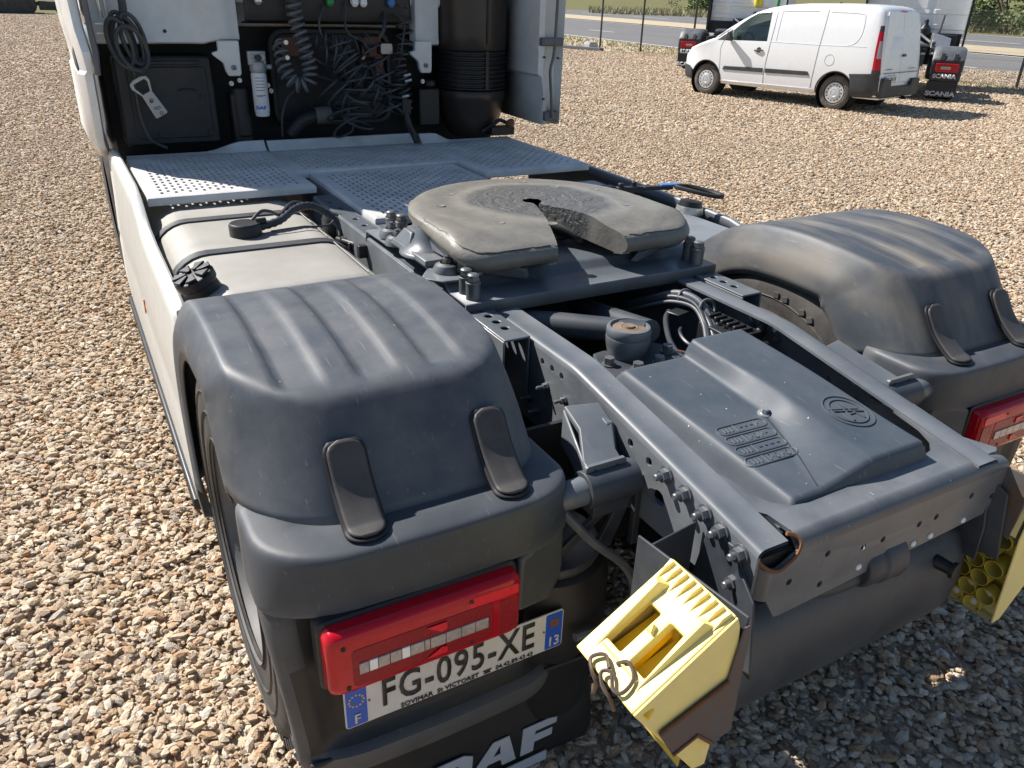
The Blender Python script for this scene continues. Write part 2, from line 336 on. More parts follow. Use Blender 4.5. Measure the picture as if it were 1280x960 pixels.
class MB:
    def __init__(s): s.bm = bmesh.new(); s.mats = []
    def mi(s, m):
        if m not in s.mats: s.mats.append(m)
        return s.mats.index(m)
    def face(s, vs, m=None):
        try:
            f = s.bm.faces.new(vs)
            if m: f.material_index = s.mi(m)
            return f
        except ValueError: return None
    def v(s, p): return s.bm.verts.new(Vector(p))
    def box(s, c, size, rot=None, m=None):
        c = Vector(c); h = Vector(size)/2; R = rot or Matrix.Identity(3)
        vs = [s.v(c+R@Vector((h.x*a, h.y*b, h.z*d))) for a, b, d in ((-1,-1,-1),(1,-1,-1),(1,1,-1),(-1,1,-1),(-1,-1,1),(1,-1,1),(1,1,1),(-1,1,1))]
        for q in ((0,3,2,1),(4,5,6,7),(0,1,5,4),(1,2,6,5),(2,3,7,6),(3,0,4,7)): s.face([vs[i] for i in q], m)
        return s
    def hexa(s, p, m=None):
        vs = [s.v(q) for q in p]
        for q in ((0,3,2,1),(4,5,6,7),(0,1,5,4),(1,2,6,5),(2,3,7,6),(3,0,4,7)): s.face([vs[i] for i in q], m)
        return s
    def cyl(s, p0, p1, r0, r1=None, n=16, m=None, cap=True):
        r1 = r0 if r1 is None else r1
        p0, p1 = Vector(p0), Vector(p1); x, y, d = frame_along(p1-p0)
        A = [s.v(p0+r0*(math.cos(2*PI*i/n)*x+math.sin(2*PI*i/n)*y)) for i in range(n)]
        B = [s.v(p1+r1*(math.cos(2*PI*i/n)*x+math.sin(2*PI*i/n)*y)) for i in range(n)]
        for i in range(n): s.face([A[i], A[(i+1) % n], B[(i+1) % n], B[i]], m)
        if cap: s.face(A[::-1], m); s.face(B, m)
        return s
    def lathe(s, c, axis, prof, n=24, m=None, up=None, a0=0., a1=2*PI):
        """prof: list of (radius, distance along axis)"""
        c = Vector(c); x, y, d = frame_along(axis, up)
        full = abs(a1-a0-2*PI) < 1e-6
        k = n if full else n+1
        rings = []
        for r, h in prof:
            rings.append([s.v(c+d*h+r*(math.cos(a0+(a1-a0)*i/n)*x+math.sin(a0+(a1-a0)*i/n)*y)) for i in range(k)])
        for a, b in zip(rings, rings[1:]):
            for i in range(n): s.face([a[i], a[(i+1) % k], b[(i+1) % k], b[i]], m)
        return s
    def tube(s, pts, r, n=8, closed=False, m=None, cap=True, flat=None):
        P = [Vector(p) for p in pts]; N = len(P)
        if N < 2: return s
        T = []
        for i in range(N):
            a = P[(i-1) % N] if closed or i else P[i]; b = P[(i+1) % N] if closed or i < N-1 else P[i]
            T.append((b-a).normalized() if (b-a).length > 1e-9 else Vector((0, 0, 1)))
        x, y, d = frame_along(T[0]); rings = []
        for i in range(N):
            x = (x-T[i]*x.dot(T[i]))
            if x.length < 1e-6: x = frame_along(T[i])[0]
            x.normalize(); y = T[i].cross(x)
            rr = r[i] if isinstance(r, (list, tuple)) else r
            fx = flat or 1
            rings.append([s.v(P[i]+rr*(math.cos(2*PI*k/n)*x*fx+math.sin(2*PI*k/n)*y)) for k in range(n)])
        for i in range(N if closed else N-1):
            a, b = rings[i], rings[(i+1) % N]
            for k in range(n): s.face([a[k], a[(k+1) % n], b[(k+1) % n], b[k]], m)
        if cap and not closed: s.face(rings[0][::-1], m); s.face(rings[-1], m)
        return s
    def grid(s, rows, m=None, wrap=False, flip=False):
        V = [[s.v(p) for p in r] for r in rows]
        for a, b in zip(V, V[1:]):
            n = len(a)
            for i in range(n if wrap else n-1):
                q = [a[i], a[(i+1) % n], b[(i+1) % n], b[i]]
                s.face(q[::-1] if flip else q, m)
        return V
    def poly(s, outer, holes=(), to3=None, thick=0., m=None):
        """flat plate in 2-D with holes, mapped by to3(u, v, w); thick goes along -w"""
        to3 = to3 or (lambda u, v, w: (u, v, w))
        loops = [list(outer)]+[list(h) for h in holes]
        def layer(w):
            es = []; vl = []
            for lp in loops:
                vs = [s.v((p[0], p[1], w)) for p in lp]; vl.append(vs)
                for i in range(len(vs)): es.append(s.bm.edges.new((vs[i], vs[(i+1) % len(vs)])))
            if len(loops) == 1: fs = [s.bm.faces.new(vl[0])]
            else: fs = [g for g in bmesh.ops.triangle_fill(s.bm, use_beauty=True, edges=es)['geom'] if isinstance(g, bmesh.types.BMFace)]
            for f in fs:
                if m: f.material_index = s.mi(m)
                f.normal_update()
                if f.normal.z < 0: f.normal_flip()
            return vl, fs
        top, f1 = layer(0.)
        allv = [v for l in top for v in l]
        if thick:
            bot, f2 = layer(-thick)
            for f in f2: f.normal_flip()
            for a, b in zip(top, bot):
                n = len(a)
                for i in range(n):
                    s.face([a[i], b[i], b[(i+1) % n], a[(i+1) % n]], m)
            allv += [v for l in bot for v in l]
        for v in allv: v.co = Vector(to3(*v.co))
        return s
    def build(s, name, mat, parent=None, smooth=38., bevel=0., recalc=True, solid=0., sub=0, loc=None, seg=2):
        if recalc: bmesh.ops.recalc_face_normals(s.bm, faces=s.bm.faces)
        me = bpy.data.meshes.new(name); s.bm.to_mesh(me); s.bm.free()
        names = s.mats or [mat]
        for k in names: me.materials.append(MATS[k])
        if smooth:
            for p in me.polygons: p.use_smooth = True
            me.set_sharp_from_angle(angle=math.radians(smooth))
        o = bpy.data.objects.new(name, me); C.objects.link(o)
        if parent: o.parent = parent
        if loc is not None: o.location = loc
        if solid:
            k = o.modifiers.new('solid', 'SOLIDIFY'); k.thickness = solid; k.offset = -1
        if bevel:
            k = o.modifiers.new('bevel', 'BEVEL'); k.width = bevel; k.segments = seg; k.limit_method = 'ANGLE'; k.angle_limit = math.radians(40); k.harden_normals = False
        if sub:
            k = o.modifiers.new('sub', 'SUBSURF'); k.levels = sub; k.render_levels = sub
        return o
def circle2(cx, cy, r, n=14, ry=None):
    ry = ry or r
    return [(cx+r*math.cos(2*PI*i/n), cy+ry*math.sin(2*PI*i/n)) for i in range(n)]
def rrect(x0, y0, x1, y1, r, n=5):
    out = []
    for cx, cy, a in ((x1-r, y1-r, 0), (x0+r, y1-r, 90), (x0+r, y0+r, 180), (x1-r, y0+r, 270)):
        for k in range(n+1):
            t = math.radians(a+90*k/n); out.append((cx+r*math.cos(t), cy+r*math.sin(t)))
    return out
def tag(o, label=None, cat=None, group=None, kind=None):
    if label: o['label'] = label
    if cat: o['category'] = cat
    if group: o['group'] = group
    if kind: o['kind'] = kind
    return o
def empty(name, label, cat, loc=(0, 0, 0), rz=0., group=None):
    o = bpy.data.objects.new(name, None); C.objects.link(o)
    o.empty_display_size = .2; o.location = loc; o.rotation_euler = (0, 0, rz)
    return tag(o, label, cat, group)
def inst(src, name=None, loc=None, mat=None, parent=None):
    """another object sharing src's mesh"""
    o = src.copy(); C.objects.link(o)
    if mat is not None: o.matrix_local = mat
    if loc is not None: o.location = loc
    if parent is not None: o.parent = parent
    return o
def copy_tree(o, parent=None):
    c = o.copy(); C.objects.link(c)
    if parent: c.parent = parent
    for ch in o.children: copy_tree(ch, c)
    return c
def text_bm(txt, size, to3, thick, parent, name, mat, xs=1., bold=0., space=1., align='CENTER'):
    cu = bpy.data.curves.new('lettering', 'FONT'); cu.body = txt; cu.size = size; cu.align_x = align; cu.align_y = 'CENTER'
    cu.offset = bold; cu.space_character = space; cu.resolution_u = 3
    cu.extrude = 0
    ob = bpy.data.objects.new('lettering', cu); C.objects.link(ob)
    dg = bpy.context.evaluated_depsgraph_get(); dg.update()
    me = bpy.data.meshes.new_from_object(ob.evaluated_get(dg))
    bpy.data.objects.remove(ob)
    b = MB(); b.bm.from_mesh(me); bpy.data.meshes.remove(me)
    bmesh.ops.dissolve_limit(b.bm, angle_limit=.01, verts=b.bm.verts, edges=b.bm.edges)
    for f in b.bm.faces: f.material_index = 0
    if thick:
        r = bmesh.ops.extrude_face_region(b.bm, geom=list(b.bm.faces))
        for v in r['geom']:
            if isinstance(v, bmesh.types.BMVert): v.co.z += thick
    for v in b.bm.verts: v.co = Vector(to3(v.co.x*xs, v.co.y, v.co.z))
    return b.build(name, mat, parent, smooth=0)

# ================================================================ THE TRACTOR UNIT (x right, y forward, origin under the rear axle)
truck = empty('tractor_unit', 'white tractor unit filling the foreground, seen from behind over its dark mudguards and open frame', 'truck')

# ---------------------------------------------------------------- frame rails
ZB = .742
def ztop(y): return 1.002 if y > -.275 else lerp(1.002, .893, (-.275-y)/.689)
def ztop_s(y):   # softened kink
    return sum(ztop(y+d) for d in (-.03, -.015, 0, .015, .03))/5
LEFT_HOLES = [(-.539, .914, .011), (-.612, .903, .011), (-.659, .829, .022), (-.127, .955, .010), (-.178, .955, .010), (-.226, .953, .010), (.33, .9, .012), (.48, .9, .012)]
def make_rail(s):
    b = MB()
    ys = [2.9, 2.2, 1.6, 1.1, .7, .4, .2, 0, -.1, -.2, -.24, -.26, -.275, -.29, -.31, -.35, -.45, -.6, -.75, -.9, -.964]
    out = [(y, ztop_s(y)-.018) for y in ys]+[(-.964, ZB+.02), (-.95, ZB), (2.9, ZB)]
    web = lambda u, v, w: (s*(.395+w), u, v)
    b.poly(out[::1], [circle2(a, z, r, 14) for a, z, r in LEFT_HOLES], web, .008)
    sec = [(.395, -.018), (.3935, -.0095), (.3885, -.0042), (.380, -.0005), (.372, 0), (.315, 0), (.315, -.008), (.372, -.008), (.382, -.012), (.387, -.018)]
    b.grid([[(s*x, y, ztop_s(y)+dz) for x, dz in sec] for y in ys])
    b.grid([[(s*x, y, ZB+dz) for x, dz in [(.387, .008), (.315, .008), (.315, 0), (.39, 0)]] for y in ys])
    return b.build('frame_rail', 'frame_paint', truck, smooth=50)
rail_l = make_rail(-1)
rail_r = make_rail(1)

def bolt_mesh(name, parent, p, d, r=.017, h=.022, stud=.02, mat='bolt_steel'):
    """flanged hex nut with a protruding stud, pointing along d"""
    p = Vector(p); d = Vector(d).normalized(); b = MB()
    b.cyl(p, p+d*.004, r*1.25, n=18)
    b.cyl(p+d*.004, p+d*h, r*.95, r*.93, n=6)
    if stud: b.cyl(p+d*h, p+d*(h+stud*.8), r*.5, n=12); b.cyl(p+d*(h+stud*.8), p+d*(h+stud), r*.5, r*.38, n=12)
    return b.build(name, mat, parent, smooth=30)
NUTS = [(-.678, .907), (-.745, .897), (-.811, .888), (-.863, .877), (-.923, .861)]
first = None
for y, z in NUTS+[(-.923, .79)]:
    if first is None: first = bolt_mesh('nut', rail_l, (0, 0, 0), (-1, 0, 0), .0165, .019, .016); first.location = (-.396, y, z)
    else: inst(first, loc=(-.396, y, z))
small = bolt_mesh('bolt', rail_l, (0, 0, 0), (-1, 0, 0), .010, .014, .02)
small.location = (-.396, -.158, .893)
for y, z in ((-.251, .893), (-.31, .86), (-.07, .82), (-.12, .80)): inst(small, loc=(-.396, y, z))
k0 = bolt_mesh('bolt', rail_r, (0, 0, 0), (-1, 0, 0), .010, .012, .012); k0.location = (.386, -.14, .94)
for y, z in ((-.19, .935), (-.25, .93), (-.45, .88), (-.56, .855), (-.70, .83), (-.62, .90)): inst(k0, loc=(.386, y, z))
white_stud = bolt_mesh('bolt', rail_r, (0, 0, 0), (-1, 0, 0), .011, .016, .01, 'filter_white'); white_stud.location = (.386, -.66, .905)

# outer mounting angle with a row of holes on each rail (cut end shows the folded section)
def mount_angle(s):
    b = MB(); y0, y1 = -.065, 1.78; x0, x1 = .398, .482; zt = 1.008
    holes = [circle2(s*.437, y, .0125, 12) for y in (.016, .068, .118, .171, .225, 1.10, 1.21, 1.32, 1.52)]
    b.poly([(s*x0, y0), (s*x1, y0), (s*x1, y1), (s*x0, y1)][::s], holes, lambda u, v, w: (u, v, zt+w), .007)
    b.box((s*x1, (y0+y1)/2, zt-.115), (.007, y1-y0, .22))
    b.box((s*(x0+.004), (y0+y1)/2, zt-.115), (.006, y1-y0, .215))
    return b.build('mounting_angle', 'frame_paint', truck, bevel=.003)
mount_angle(-1); mount_angle(1)

# ---------------------------------------------------------------- rear crossmember: rounded top edge, torn-open left corner
def make_crossmember():
    b = MB(); T = .009
    yr = -.972
    face = lambda u, v, w: (u, yr-w, v)
    outl = [(-.352, .755), (-.318, .700), (-.30, .697), (.425, .737), (.447, .762), (.449, .838), (.438, .858), (-.283, .858), (-.30, .850), (-.322, .838), (-.338, .832), (-.352, .836)]
    dark = [(-.293, .784), (-.189, .738), (-.188, .820), (-.068, .795), (-.002, .793), (.124, .793), (.186, .793), (.310, .815), (.405, .785)]
    white = [(-.067, .740), (-.006, .736), (.122, .738), (.184, .740), (.308, .744)]
    b.poly(outl, [circle2(x, z, .0085, 12) for x, z in dark], face, T)
    # rounded upper edge: face -> top flange
    arc = [(yr+.034-.034*math.cos(t), .858+.034*math.sin(t)) for t in [PI/2*i/7 for i in range(8)]]
    xs = [-.283, -.2, -.05, .1, .25, .38, .425, .438]
    rows = []
    for x in xs:
        k = .0 if x < .40 else (x-.40)/.038*.012
        rows.append([(x, y, z-k*sstep(0, 1, i/7)) for i, (y, z) in enumerate(arc)]+[(x, yr+.034, .892-T), (x, yr+T, .858)])
    b.grid(rows)
    # left corner: round wrap to the rail
    R = .04
    rows = []
    for i in range(9):
        t = PI/2*i/8
        x = -.352-R*math.sin(t); y = yr+R-R*math.cos(t)
        top = lerp(.836, .872, sstep(.2, 1, i/8)); bot = lerp(.755, .772, i/8)
        rows.append([(x, y, bot), (x, y, top)])
    rows.append([(-.392, -.90, .772), (-.392, -.90, .884)])
    V = b.grid(rows)
    # top flange with the round opening for the cover
    yo = [(-.395, -.958), (-.31, -.948), (-.296, -.885), (-.283, -.938), (.438, -.938)]
    top = [(-.283, -.938), (.425, -.938), (.438, -.93), (.392, -.87), (.392, -.72), (.315, -.72), (.312, -.80), (.295, -.845), (.262, -.872), (.20, -.885), (-.18, -.893), (-.225, -.885), (-.262, -.86), (-.285, -.82), (-.300, -.76), (-.313, -.74), (-.314, -.868), (-.296, -.885)]
    b.poly(top, [], lambda u, v, w: (u, v, ztop(v)-.0052+w), T)
    o = b.build('rear_crossmember', 'crossmember_paint', truck, smooth=45, solid=0)
    for x, z in white:
        w = MB(); w.lathe((x, yr-.001, z), (0, -1, 0), [(.0001, .004), (.006, .0035), (.0085, .001), (.0085, -.004)], 12); w.build('white_disc', 'filter_white', o)  # small domed white disc on the lower part of the face
    r = MB()
    rim = catmull([(-.388, -.945, .878), (-.385, -.962, .86), (-.362, -.972, .840), (-.338, -.974, .832), (-.315, -.974, .840), (-.29, -.973, .856), (-.277, -.966, .876), (-.283, -.953, .888), (-.30, -.945, .893)], 5)
    r.tube(rim, .0048, 6); r.build('rusty_rim', 'rust', o)
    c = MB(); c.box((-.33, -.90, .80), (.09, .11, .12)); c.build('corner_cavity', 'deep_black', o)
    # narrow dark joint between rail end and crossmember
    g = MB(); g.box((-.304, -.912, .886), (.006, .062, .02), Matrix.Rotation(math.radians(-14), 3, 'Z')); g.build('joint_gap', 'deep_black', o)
    return o
crossm = make_crossmember()

# inner cross beams, axle, suspension (mostly in shade between the rails)
b = MB(); b.box((0, 0, 0), (.76, .12, .2)); xb = b.build('inner_crossbeam', 'dark_frame', truck, bevel=.006); xb.location = (0, .60, .86); inst(xb, loc=(0, 1.7, .86))
b = MB(); b.cyl((-.39, -.12, .80), (.39, -.12, .80), .045, n=16); b.build('cross_tube', 'dark_frame', truck)
b = MB(); b.cyl((-.95, 0, .52), (.95, 0, .52), .085, n=20); b.lathe((0, -.2, .55), (0, 1, 0), [(.0, -.02), (.12, 0), (.2, .08), (.23, .2), (.2, .33), (.12, .42), (.07, .6), (.0, .62)], 24)
b.build('rear_axle', 'dark_frame', truck)
# V-shaped control arm ending in the round bush seen in front of the plastic cover
b = MB()
b.tube([(-.02, -.10, .965), (-.22, .12, .945), (-.36, .27, .93)], [.036, .040, .036], 14)
b.tube([(.0, -.10, .965), (.02, .20, .91), (.05, .40, .88)], [.036, .038, .03], 14)
arm = b.build('control_arm', 'dark_frame', truck)
b = MB(); kc = (-.083, -.10, .925)
b.lathe((kc[0], kc[1], kc[2]), (0, 0, 1), [(.052, -.03), (.060, -.005), (.066, .024), (.067, .040), (.0665, .043), (.0652, .045), (.0665, .048), (.066, .066), (.062, .073), (.056, .074), (.053, .066), (.0, .064)], 36)
bush = b.build('round_bush', 'frame_paint', truck)
b = MB(); b.lathe((kc[0], kc[1], kc[2]+.0645), (0, 0, 1), [(.052, .001), (.044, .004), (.032, .002), (.024, .006), (.018, .004), (.016, .010), (.0, .009)], 20)
b.build('rusty_bush_core', 'bush_dirt', bush)
b = MB()
b.poly([(-.235, -.19), (-.17, -.05), (.02, -.02), (.085, -.10), (.06, -.20), (-.03, -.235), (-.15, -.245)], [], lambda u, v, w: (u, v, .905+w), .05)
plate = b.build('bush_plate', 'dark_frame', truck, bevel=.006)
f2 = None
for x, y in ((-.175, -.14), (-.035, -.195), (-.12, -.205), (.04, -.14)):
    if f2 is None: f2 = bolt_mesh('bolt', plate, (0, 0, 0), (0, 0, 1), .017, .024, 0); f2.location = (x, y, .906)
    else: inst(f2, loc=(x, y, .906))
# black masses added to darken the space under the frame: middle block, boards, arms
b = MB(); b.box((0, .35, .58), (.74, 1.5, .20)); b.box((0, -.45, .52), (.50, .35, .16)); b.cyl((-.3, -.62, .56), (.3, -.62, .56), .05, n=14); b.build('under_frame_filler', 'deep_black', truck, bevel=.03)
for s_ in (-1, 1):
    b = MB(); b.poly([(s_*.41, .30), (s_*.62, .30), (s_*.62, .90), (s_*.41, .90)][::s_], [], lambda u, v, w: (u, -.36-w, v), .012); b.build('dark_filler_board', 'deep_black', truck)
    b = MB(); b.box((s_*.50, .1, .60), (.18, .9, .10)); b.box((s_*.52, -.30, .44), (.12, .5, .08)); b.build('dark_filler_arm', 'deep_black', truck, bevel=.02)
# air spring bellows below the left mudguard
def air_spring(s):
    b = MB(); b.lathe((s*.60, -.50, .20), (0, 0, 1), [(.0, 0), (.13, 0), (.14, .02), (.14, .20), (.155, .23), (.165, .28), (.165, .40), (.15, .45), (.13, .46), (.0, .46)], 28)
    o = b.build('air_spring', 'black_rubber', truck)
    t = MB(); t.lathe((s*.60, -.50, .66), (0, 0, 1), [(.0, .0), (.135, .0), (.14, .012), (.135, .024), (.0, .024)], 28); t.build('spring_plate', 'dark_frame', o)
    h = MB()
    h.hexa([(s*.47, -.60, .68), (s*.52, -.60, .68), (s*.52, -.585, .68), (s*.47, -.585, .68), (s*.40, -.60, .86), (s*.43, -.60, .86), (s*.43, -.585, .86), (s*.40, -.585, .86)])
    h.hexa([(s*.62, -.60, .68), (s*.66, -.60, .68), (s*.66, -.585, .68), (s*.62, -.585, .68), (s*.42, -.60, .84), (s*.45, -.60, .84), (s*.45, -.585, .84), (s*.42, -.585, .84)])
    h.box((s*.40, -.593, .76), (.02, .018, .2)); h.build('truss_bracket', 'dark_frame', o, bevel=.003)
air_spring(-1); air_spring(1)
b = MB(); b.tube(catmull([(-.62, -.60, .83), (-.55, -.63, .74), (-.47, -.66, .66), (-.45, -.68, .58), (-.52, -.69, .53), (-.62, -.69, .53)], 7), .011, 8)
b.build('air_hose', 'hose_grey', truck)

# ---------------------------------------------------------------- mudguard brackets with the clamped tube
def mudguard_bracket(s):
    b = MB()
    # sloping cast arm from rail to clamp
    p = [(s*.405, -.40, .985), (s*.405, -.50, .975), (s*.43, -.575, .885), (s*.56, -.57, .905), (s*.52, -.37, .985)]
    top = [(s*.412, -.385), (s*.535, -.365), (s*.555, -.50), (s*.565, -.575), (s*.455, -.59), (s*.455, -.52), (s*.412, -.47)]
    zt = lambda y: .952+.09*max(-1, min(0, (y+.44)/.16))*1.0
    P = [(s*.392+s*.006, -.405), (s*.488, -.385), (s*.498, -.47), (s*.540, -.555), (s*.545, -.598), (s*.448, -.598), (s*.438, -.54), (s*.402, -.47)]
    b.poly(P[::s], [], lambda u, v, w: (u, v, lerp(.962, .900, sstep(-.39, -.60, v))+w), .016)
    b.poly([(-.395, .955), (-.475, .94), (-.52, .83), (-.42, .79)], [], lambda u, v, w: (s*(.399+w), u, v), -.022)
    b.hexa([(s*.486, -.39, .86), (s*.494, -.39, .86), (s*.552, -.60, .84), (s*.544, -.60, .84), (s*.486, -.39, .955), (s*.494, -.39, .955), (s*.552, -.60, .893), (s*.544, -.60, .893)])
    o = b.build('mudguard_bracket', 'frame_paint', truck, bevel=.004)
    l = MB(); l.poly(rrect(-.055, -.03, .055, .022, .008), [circle2(-.03, .004, .006, 10), circle2(.03, .004, .006, 10)], lambda u, v, w: (s*(.508)+u, -.602-w, .905+v), .01)
    l.build('clamp_lug', 'frame_paint', o, bevel=.002)
    c = MB(); c.cyl((s*.43, -.60, .868), (s*.568, -.60, .868), .044, n=24); c.box((s*.50, -.60, .825), (.10, .05, .05)); c.build('clamp_sleeve', 'dark_frame', o, smooth=40, bevel=.002)
    t = MB(); t.tube([(s*.43, -.60, .868), (s*.55, -.60, .868), (s*.60, -.60, .866), (s*.635, -.60, .862), (s*.655, -.60, .858)], [.033, .033, .033, .026, .010], 20)
    t.build('clamped_tube', 'frame_paint', o)
    bo = None
    for y, z in ((-.43, .90), (-.46, .83)):
        q = bolt_mesh('bolt', o, (0, 0, 0), (s, 0, 0), .010, .012, .012); q.location = (s*.422, y, z)
    return o
mudguard_bracket(-1); mudguard_bracket(1)

# ---------------------------------------------------------------- plastic cover between the rails
def cover_h(x, y):
    # slopes gently down to the rear; the right half carries a raised hump that widens to the rear
    base = lerp(.948, .905, (-.25-y)/.65)
    e = min(sstep(-.252, -.205, x), sstep(.245, .205, x), sstep(-.915, -.872, y), sstep(-.225, -.26, y)*.75+.25)
    xl = .0 + -.012*sstep(-.3, -.55, y) - .12*sstep(-.58, -.88, y)      # foot of the ridge
    xr = .022 + .0*y + .02*sstep(-.3, -.55, y) - .005*sstep(-.6, -.85, y)   # crest of the ridge
    hump = .050*(.75*max(0, min(1, (x-xl)/(xr-xl)))+.25*sstep(xl, xr, x))*lerp(1, .72, sstep(-.45, -.86, y))
    dip = -.010*sstep(-.02, -.10, x)*sstep(.06, -.02, abs(x+.09)-.10)*0
    lip = -.014*sstep(-.56, -.62, y)*sstep(xl-.02, xl-.06, x)*sstep(-.22, -.19, x)*0
    return lerp(base-.065, base+hump, e)
def make_cover():
    b = MB(); nx, ny = 76, 96
    X = [lerp(-.252, .247, i/nx) for i in range(nx+1)]; Y = [lerp(-.222, -.918, j/ny) for j in range(ny+1)]
    b.grid([[(x, y, cover_h(x, y)) for x in X] for y in Y], flip=True)
    o = b.build('gearbox_cover', 'cover_plastic', truck, smooth=60, recalc=True, solid=.005)
    def on(x, y, d): return Vector((x, y, cover_h(x, y)+d))
    # moulded code pads: four rounded frames holding small raised blocks, skewed as on the cover
    for k in range(4):
        c = Vector((-.112-.0085*k, -.612-.042*k)); p = MB()
        ru = Vector((.985, -.03)).normalized(); rv = Vector((.03, 1)).normalized()
        def at(u, v, d): q = c+ru*u+rv*v; return on(q.x, q.y, d)
        w, h = .074, .0165
        p.tube([at(a, e, .0004) for a, e in rrect(-w, -h, w, h, h*.95, 6)], .0022, 5, closed=True)
        p.tube([at(-w+.055, -h+.003, .0004), at(-w+.055, h-.003, .0004)], .0018, 5)
        for q in range(3): p.tube([at(-w+.018+.011*q, -.008, .0005), at(-w+.018+.011*q, .008, .0005)], .0022, 5)
        rr = random.Random(k+3); u = -w+.068
        while u < w-.02:
            ww = rr.uniform(.006, .011)
            kind = rr.randrange(3)
            if kind == 0: p.tube([at(u, -.009, .0005), at(u, .009, .0005), at(u+ww, .009, .0005), at(u+ww, -.002, .0005)], .0018, 5)
            elif kind == 1: p.tube([at(u+ww*.5+ww*.5*math.cos(t), .009*math.sin(t), .0005) for t in [2*PI*i/10 for i in range(10)]], .0018, 5, closed=True)
            else: p.tube([at(u, 0, .0005), at(u+ww, 0, .0005)], .0022, 5)
            u += ww+.009
        p.build('moulded_code', 'cover_plastic', o, smooth=60)
    # round emblem: two rings, a bar across and an A
    p = MB(); ec = (.140, -.712)
    def em(u, v): return on(ec[0]+u*.95+v*.0, ec[1]+v*1.0, .0008)
    for r in (.066, .050): p.tube([em(r*.92*math.cos(2*PI*i/40), r*math.sin(2*PI*i/40)) for i in range(40)], .0028, 6, closed=True)
    p.tube([em(-.040, .012), em(.0, .0), em(.040, -.014)], .0035, 6)
    p.tube([em(-.046, .022), em(.0, .010), em(.034, -.002)], .0028, 6)
    p.tube([em(-.018, -.036), em(.0, .034), em(.02, -.036)], .003, 6); p.tube([em(-.011, -.012), em(.013, -.012)], .003, 6)
    p.build('moulded_emblem', 'cover_plastic', o, smooth=60)
    # seam line of the hatch
    p = MB(); p.tube([on(x, y, -.0005) for x, y in ((-.018, -.60), (-.045, -.68), (-.08, -.77), (-.125, -.865), (-.137, -.895))], .0022, 5); p.build('hatch_seam', 'deep_black', o)
    w = MB(); q = on(-.012, -.588, .0); w.lathe(q, (0, -.1, 1), [(.018, 0), (.0175, .003), (.011, .0045), (.011, .006)], 20); w.cyl(q+Vector((0, 0, .005)), q+Vector((0, -.001, .016)), .0105, .010, 6); w.build('cover_bolt', 'bright_steel', o)
    return o
make_cover()

# cables, clips and valve block in front of the cover on the right
b = MB()
b.box((.285, -.13, .89), (.10, .16, .10)); b.box((.305, -.14, .945), (.055, .18, .02)); b.box((.235, .035, .945), (.09, .05, .006), Matrix.Rotation(.2, 3, 'Z'))
for i in range(6): b.box((.287, -.065-.028*i, .958), (.05, .012, .014))
b.cyl((.22, -.26, .915), (.34, -.25, .915), .016, n=12); b.cyl((.335, -.21, .93), (.36, -.21, .975), .018, .012, n=10)
valve = b.build('valve_block', 'black_plastic', truck, bevel=.003)
for dx, dz, r, mt in ((0, 0, .012, 'hose_black'), (.022, .006, .010, 'hose_black'), (-.014, .010, .009, 'hose_black'), (.008, .020, .011, 'hose_grey'), (.033, -.006, .008, 'hose_black'), (-.02, -.006, .007, 'hose_grey')):
    b = MB(); b.tube(catmull([(.20+dx, .30, .86+dz), (.225+dx, .17, .93+dz), (.25+dx, .085, .968+dz), (.268+dx*.8, .00, .972+dz*.6), (.258+dx*1.2, -.075, .940), (.225+dx*1.7, -.15, .905), (.205+dx*1.8, -.22, .87)], 7), r, 10)
    b.build('cable', mt, truck)
b = MB(); b.tube(catmull([(.205, .06, .940), (.16, .02, .93), (.11, -.07, .90), (.09, -.16, .885), (.13, -.23, .885), (.19, -.26, .895)], 7), .009, 9); b.build('cable', 'hose_black', truck)
b = MB(); b.tube(catmull([(.24, .02, .90), (.19, -.02, .90), (.17, -.08, .89), (.19, -.14, .88), (.23, -.17, .88)], 6), .006, 7); b.build('cable', 'hose_black', truck)
for q, rr in (((.268, .06, .978), .030), ((.285, -.03, .970), .032)):
    b = MB(); b.tube([(q[0]+rr*math.cos(t), q[1]+.01*math.sin(t), q[2]+rr*.8*math.sin(t)) for t in [2*PI*i/16 for i in range(16)]], .005, 6, closed=True)
    b.build('cable_tie', 'hose_grey', truck)
b = MB(); b.tube(catmull([(.05, -.17, .92), (.09, -.21, .915), (.12, -.24, .90), (.14, -.28, .88)], 5), .004, 6); b.build('pale_wire', 'copper_rust', truck)

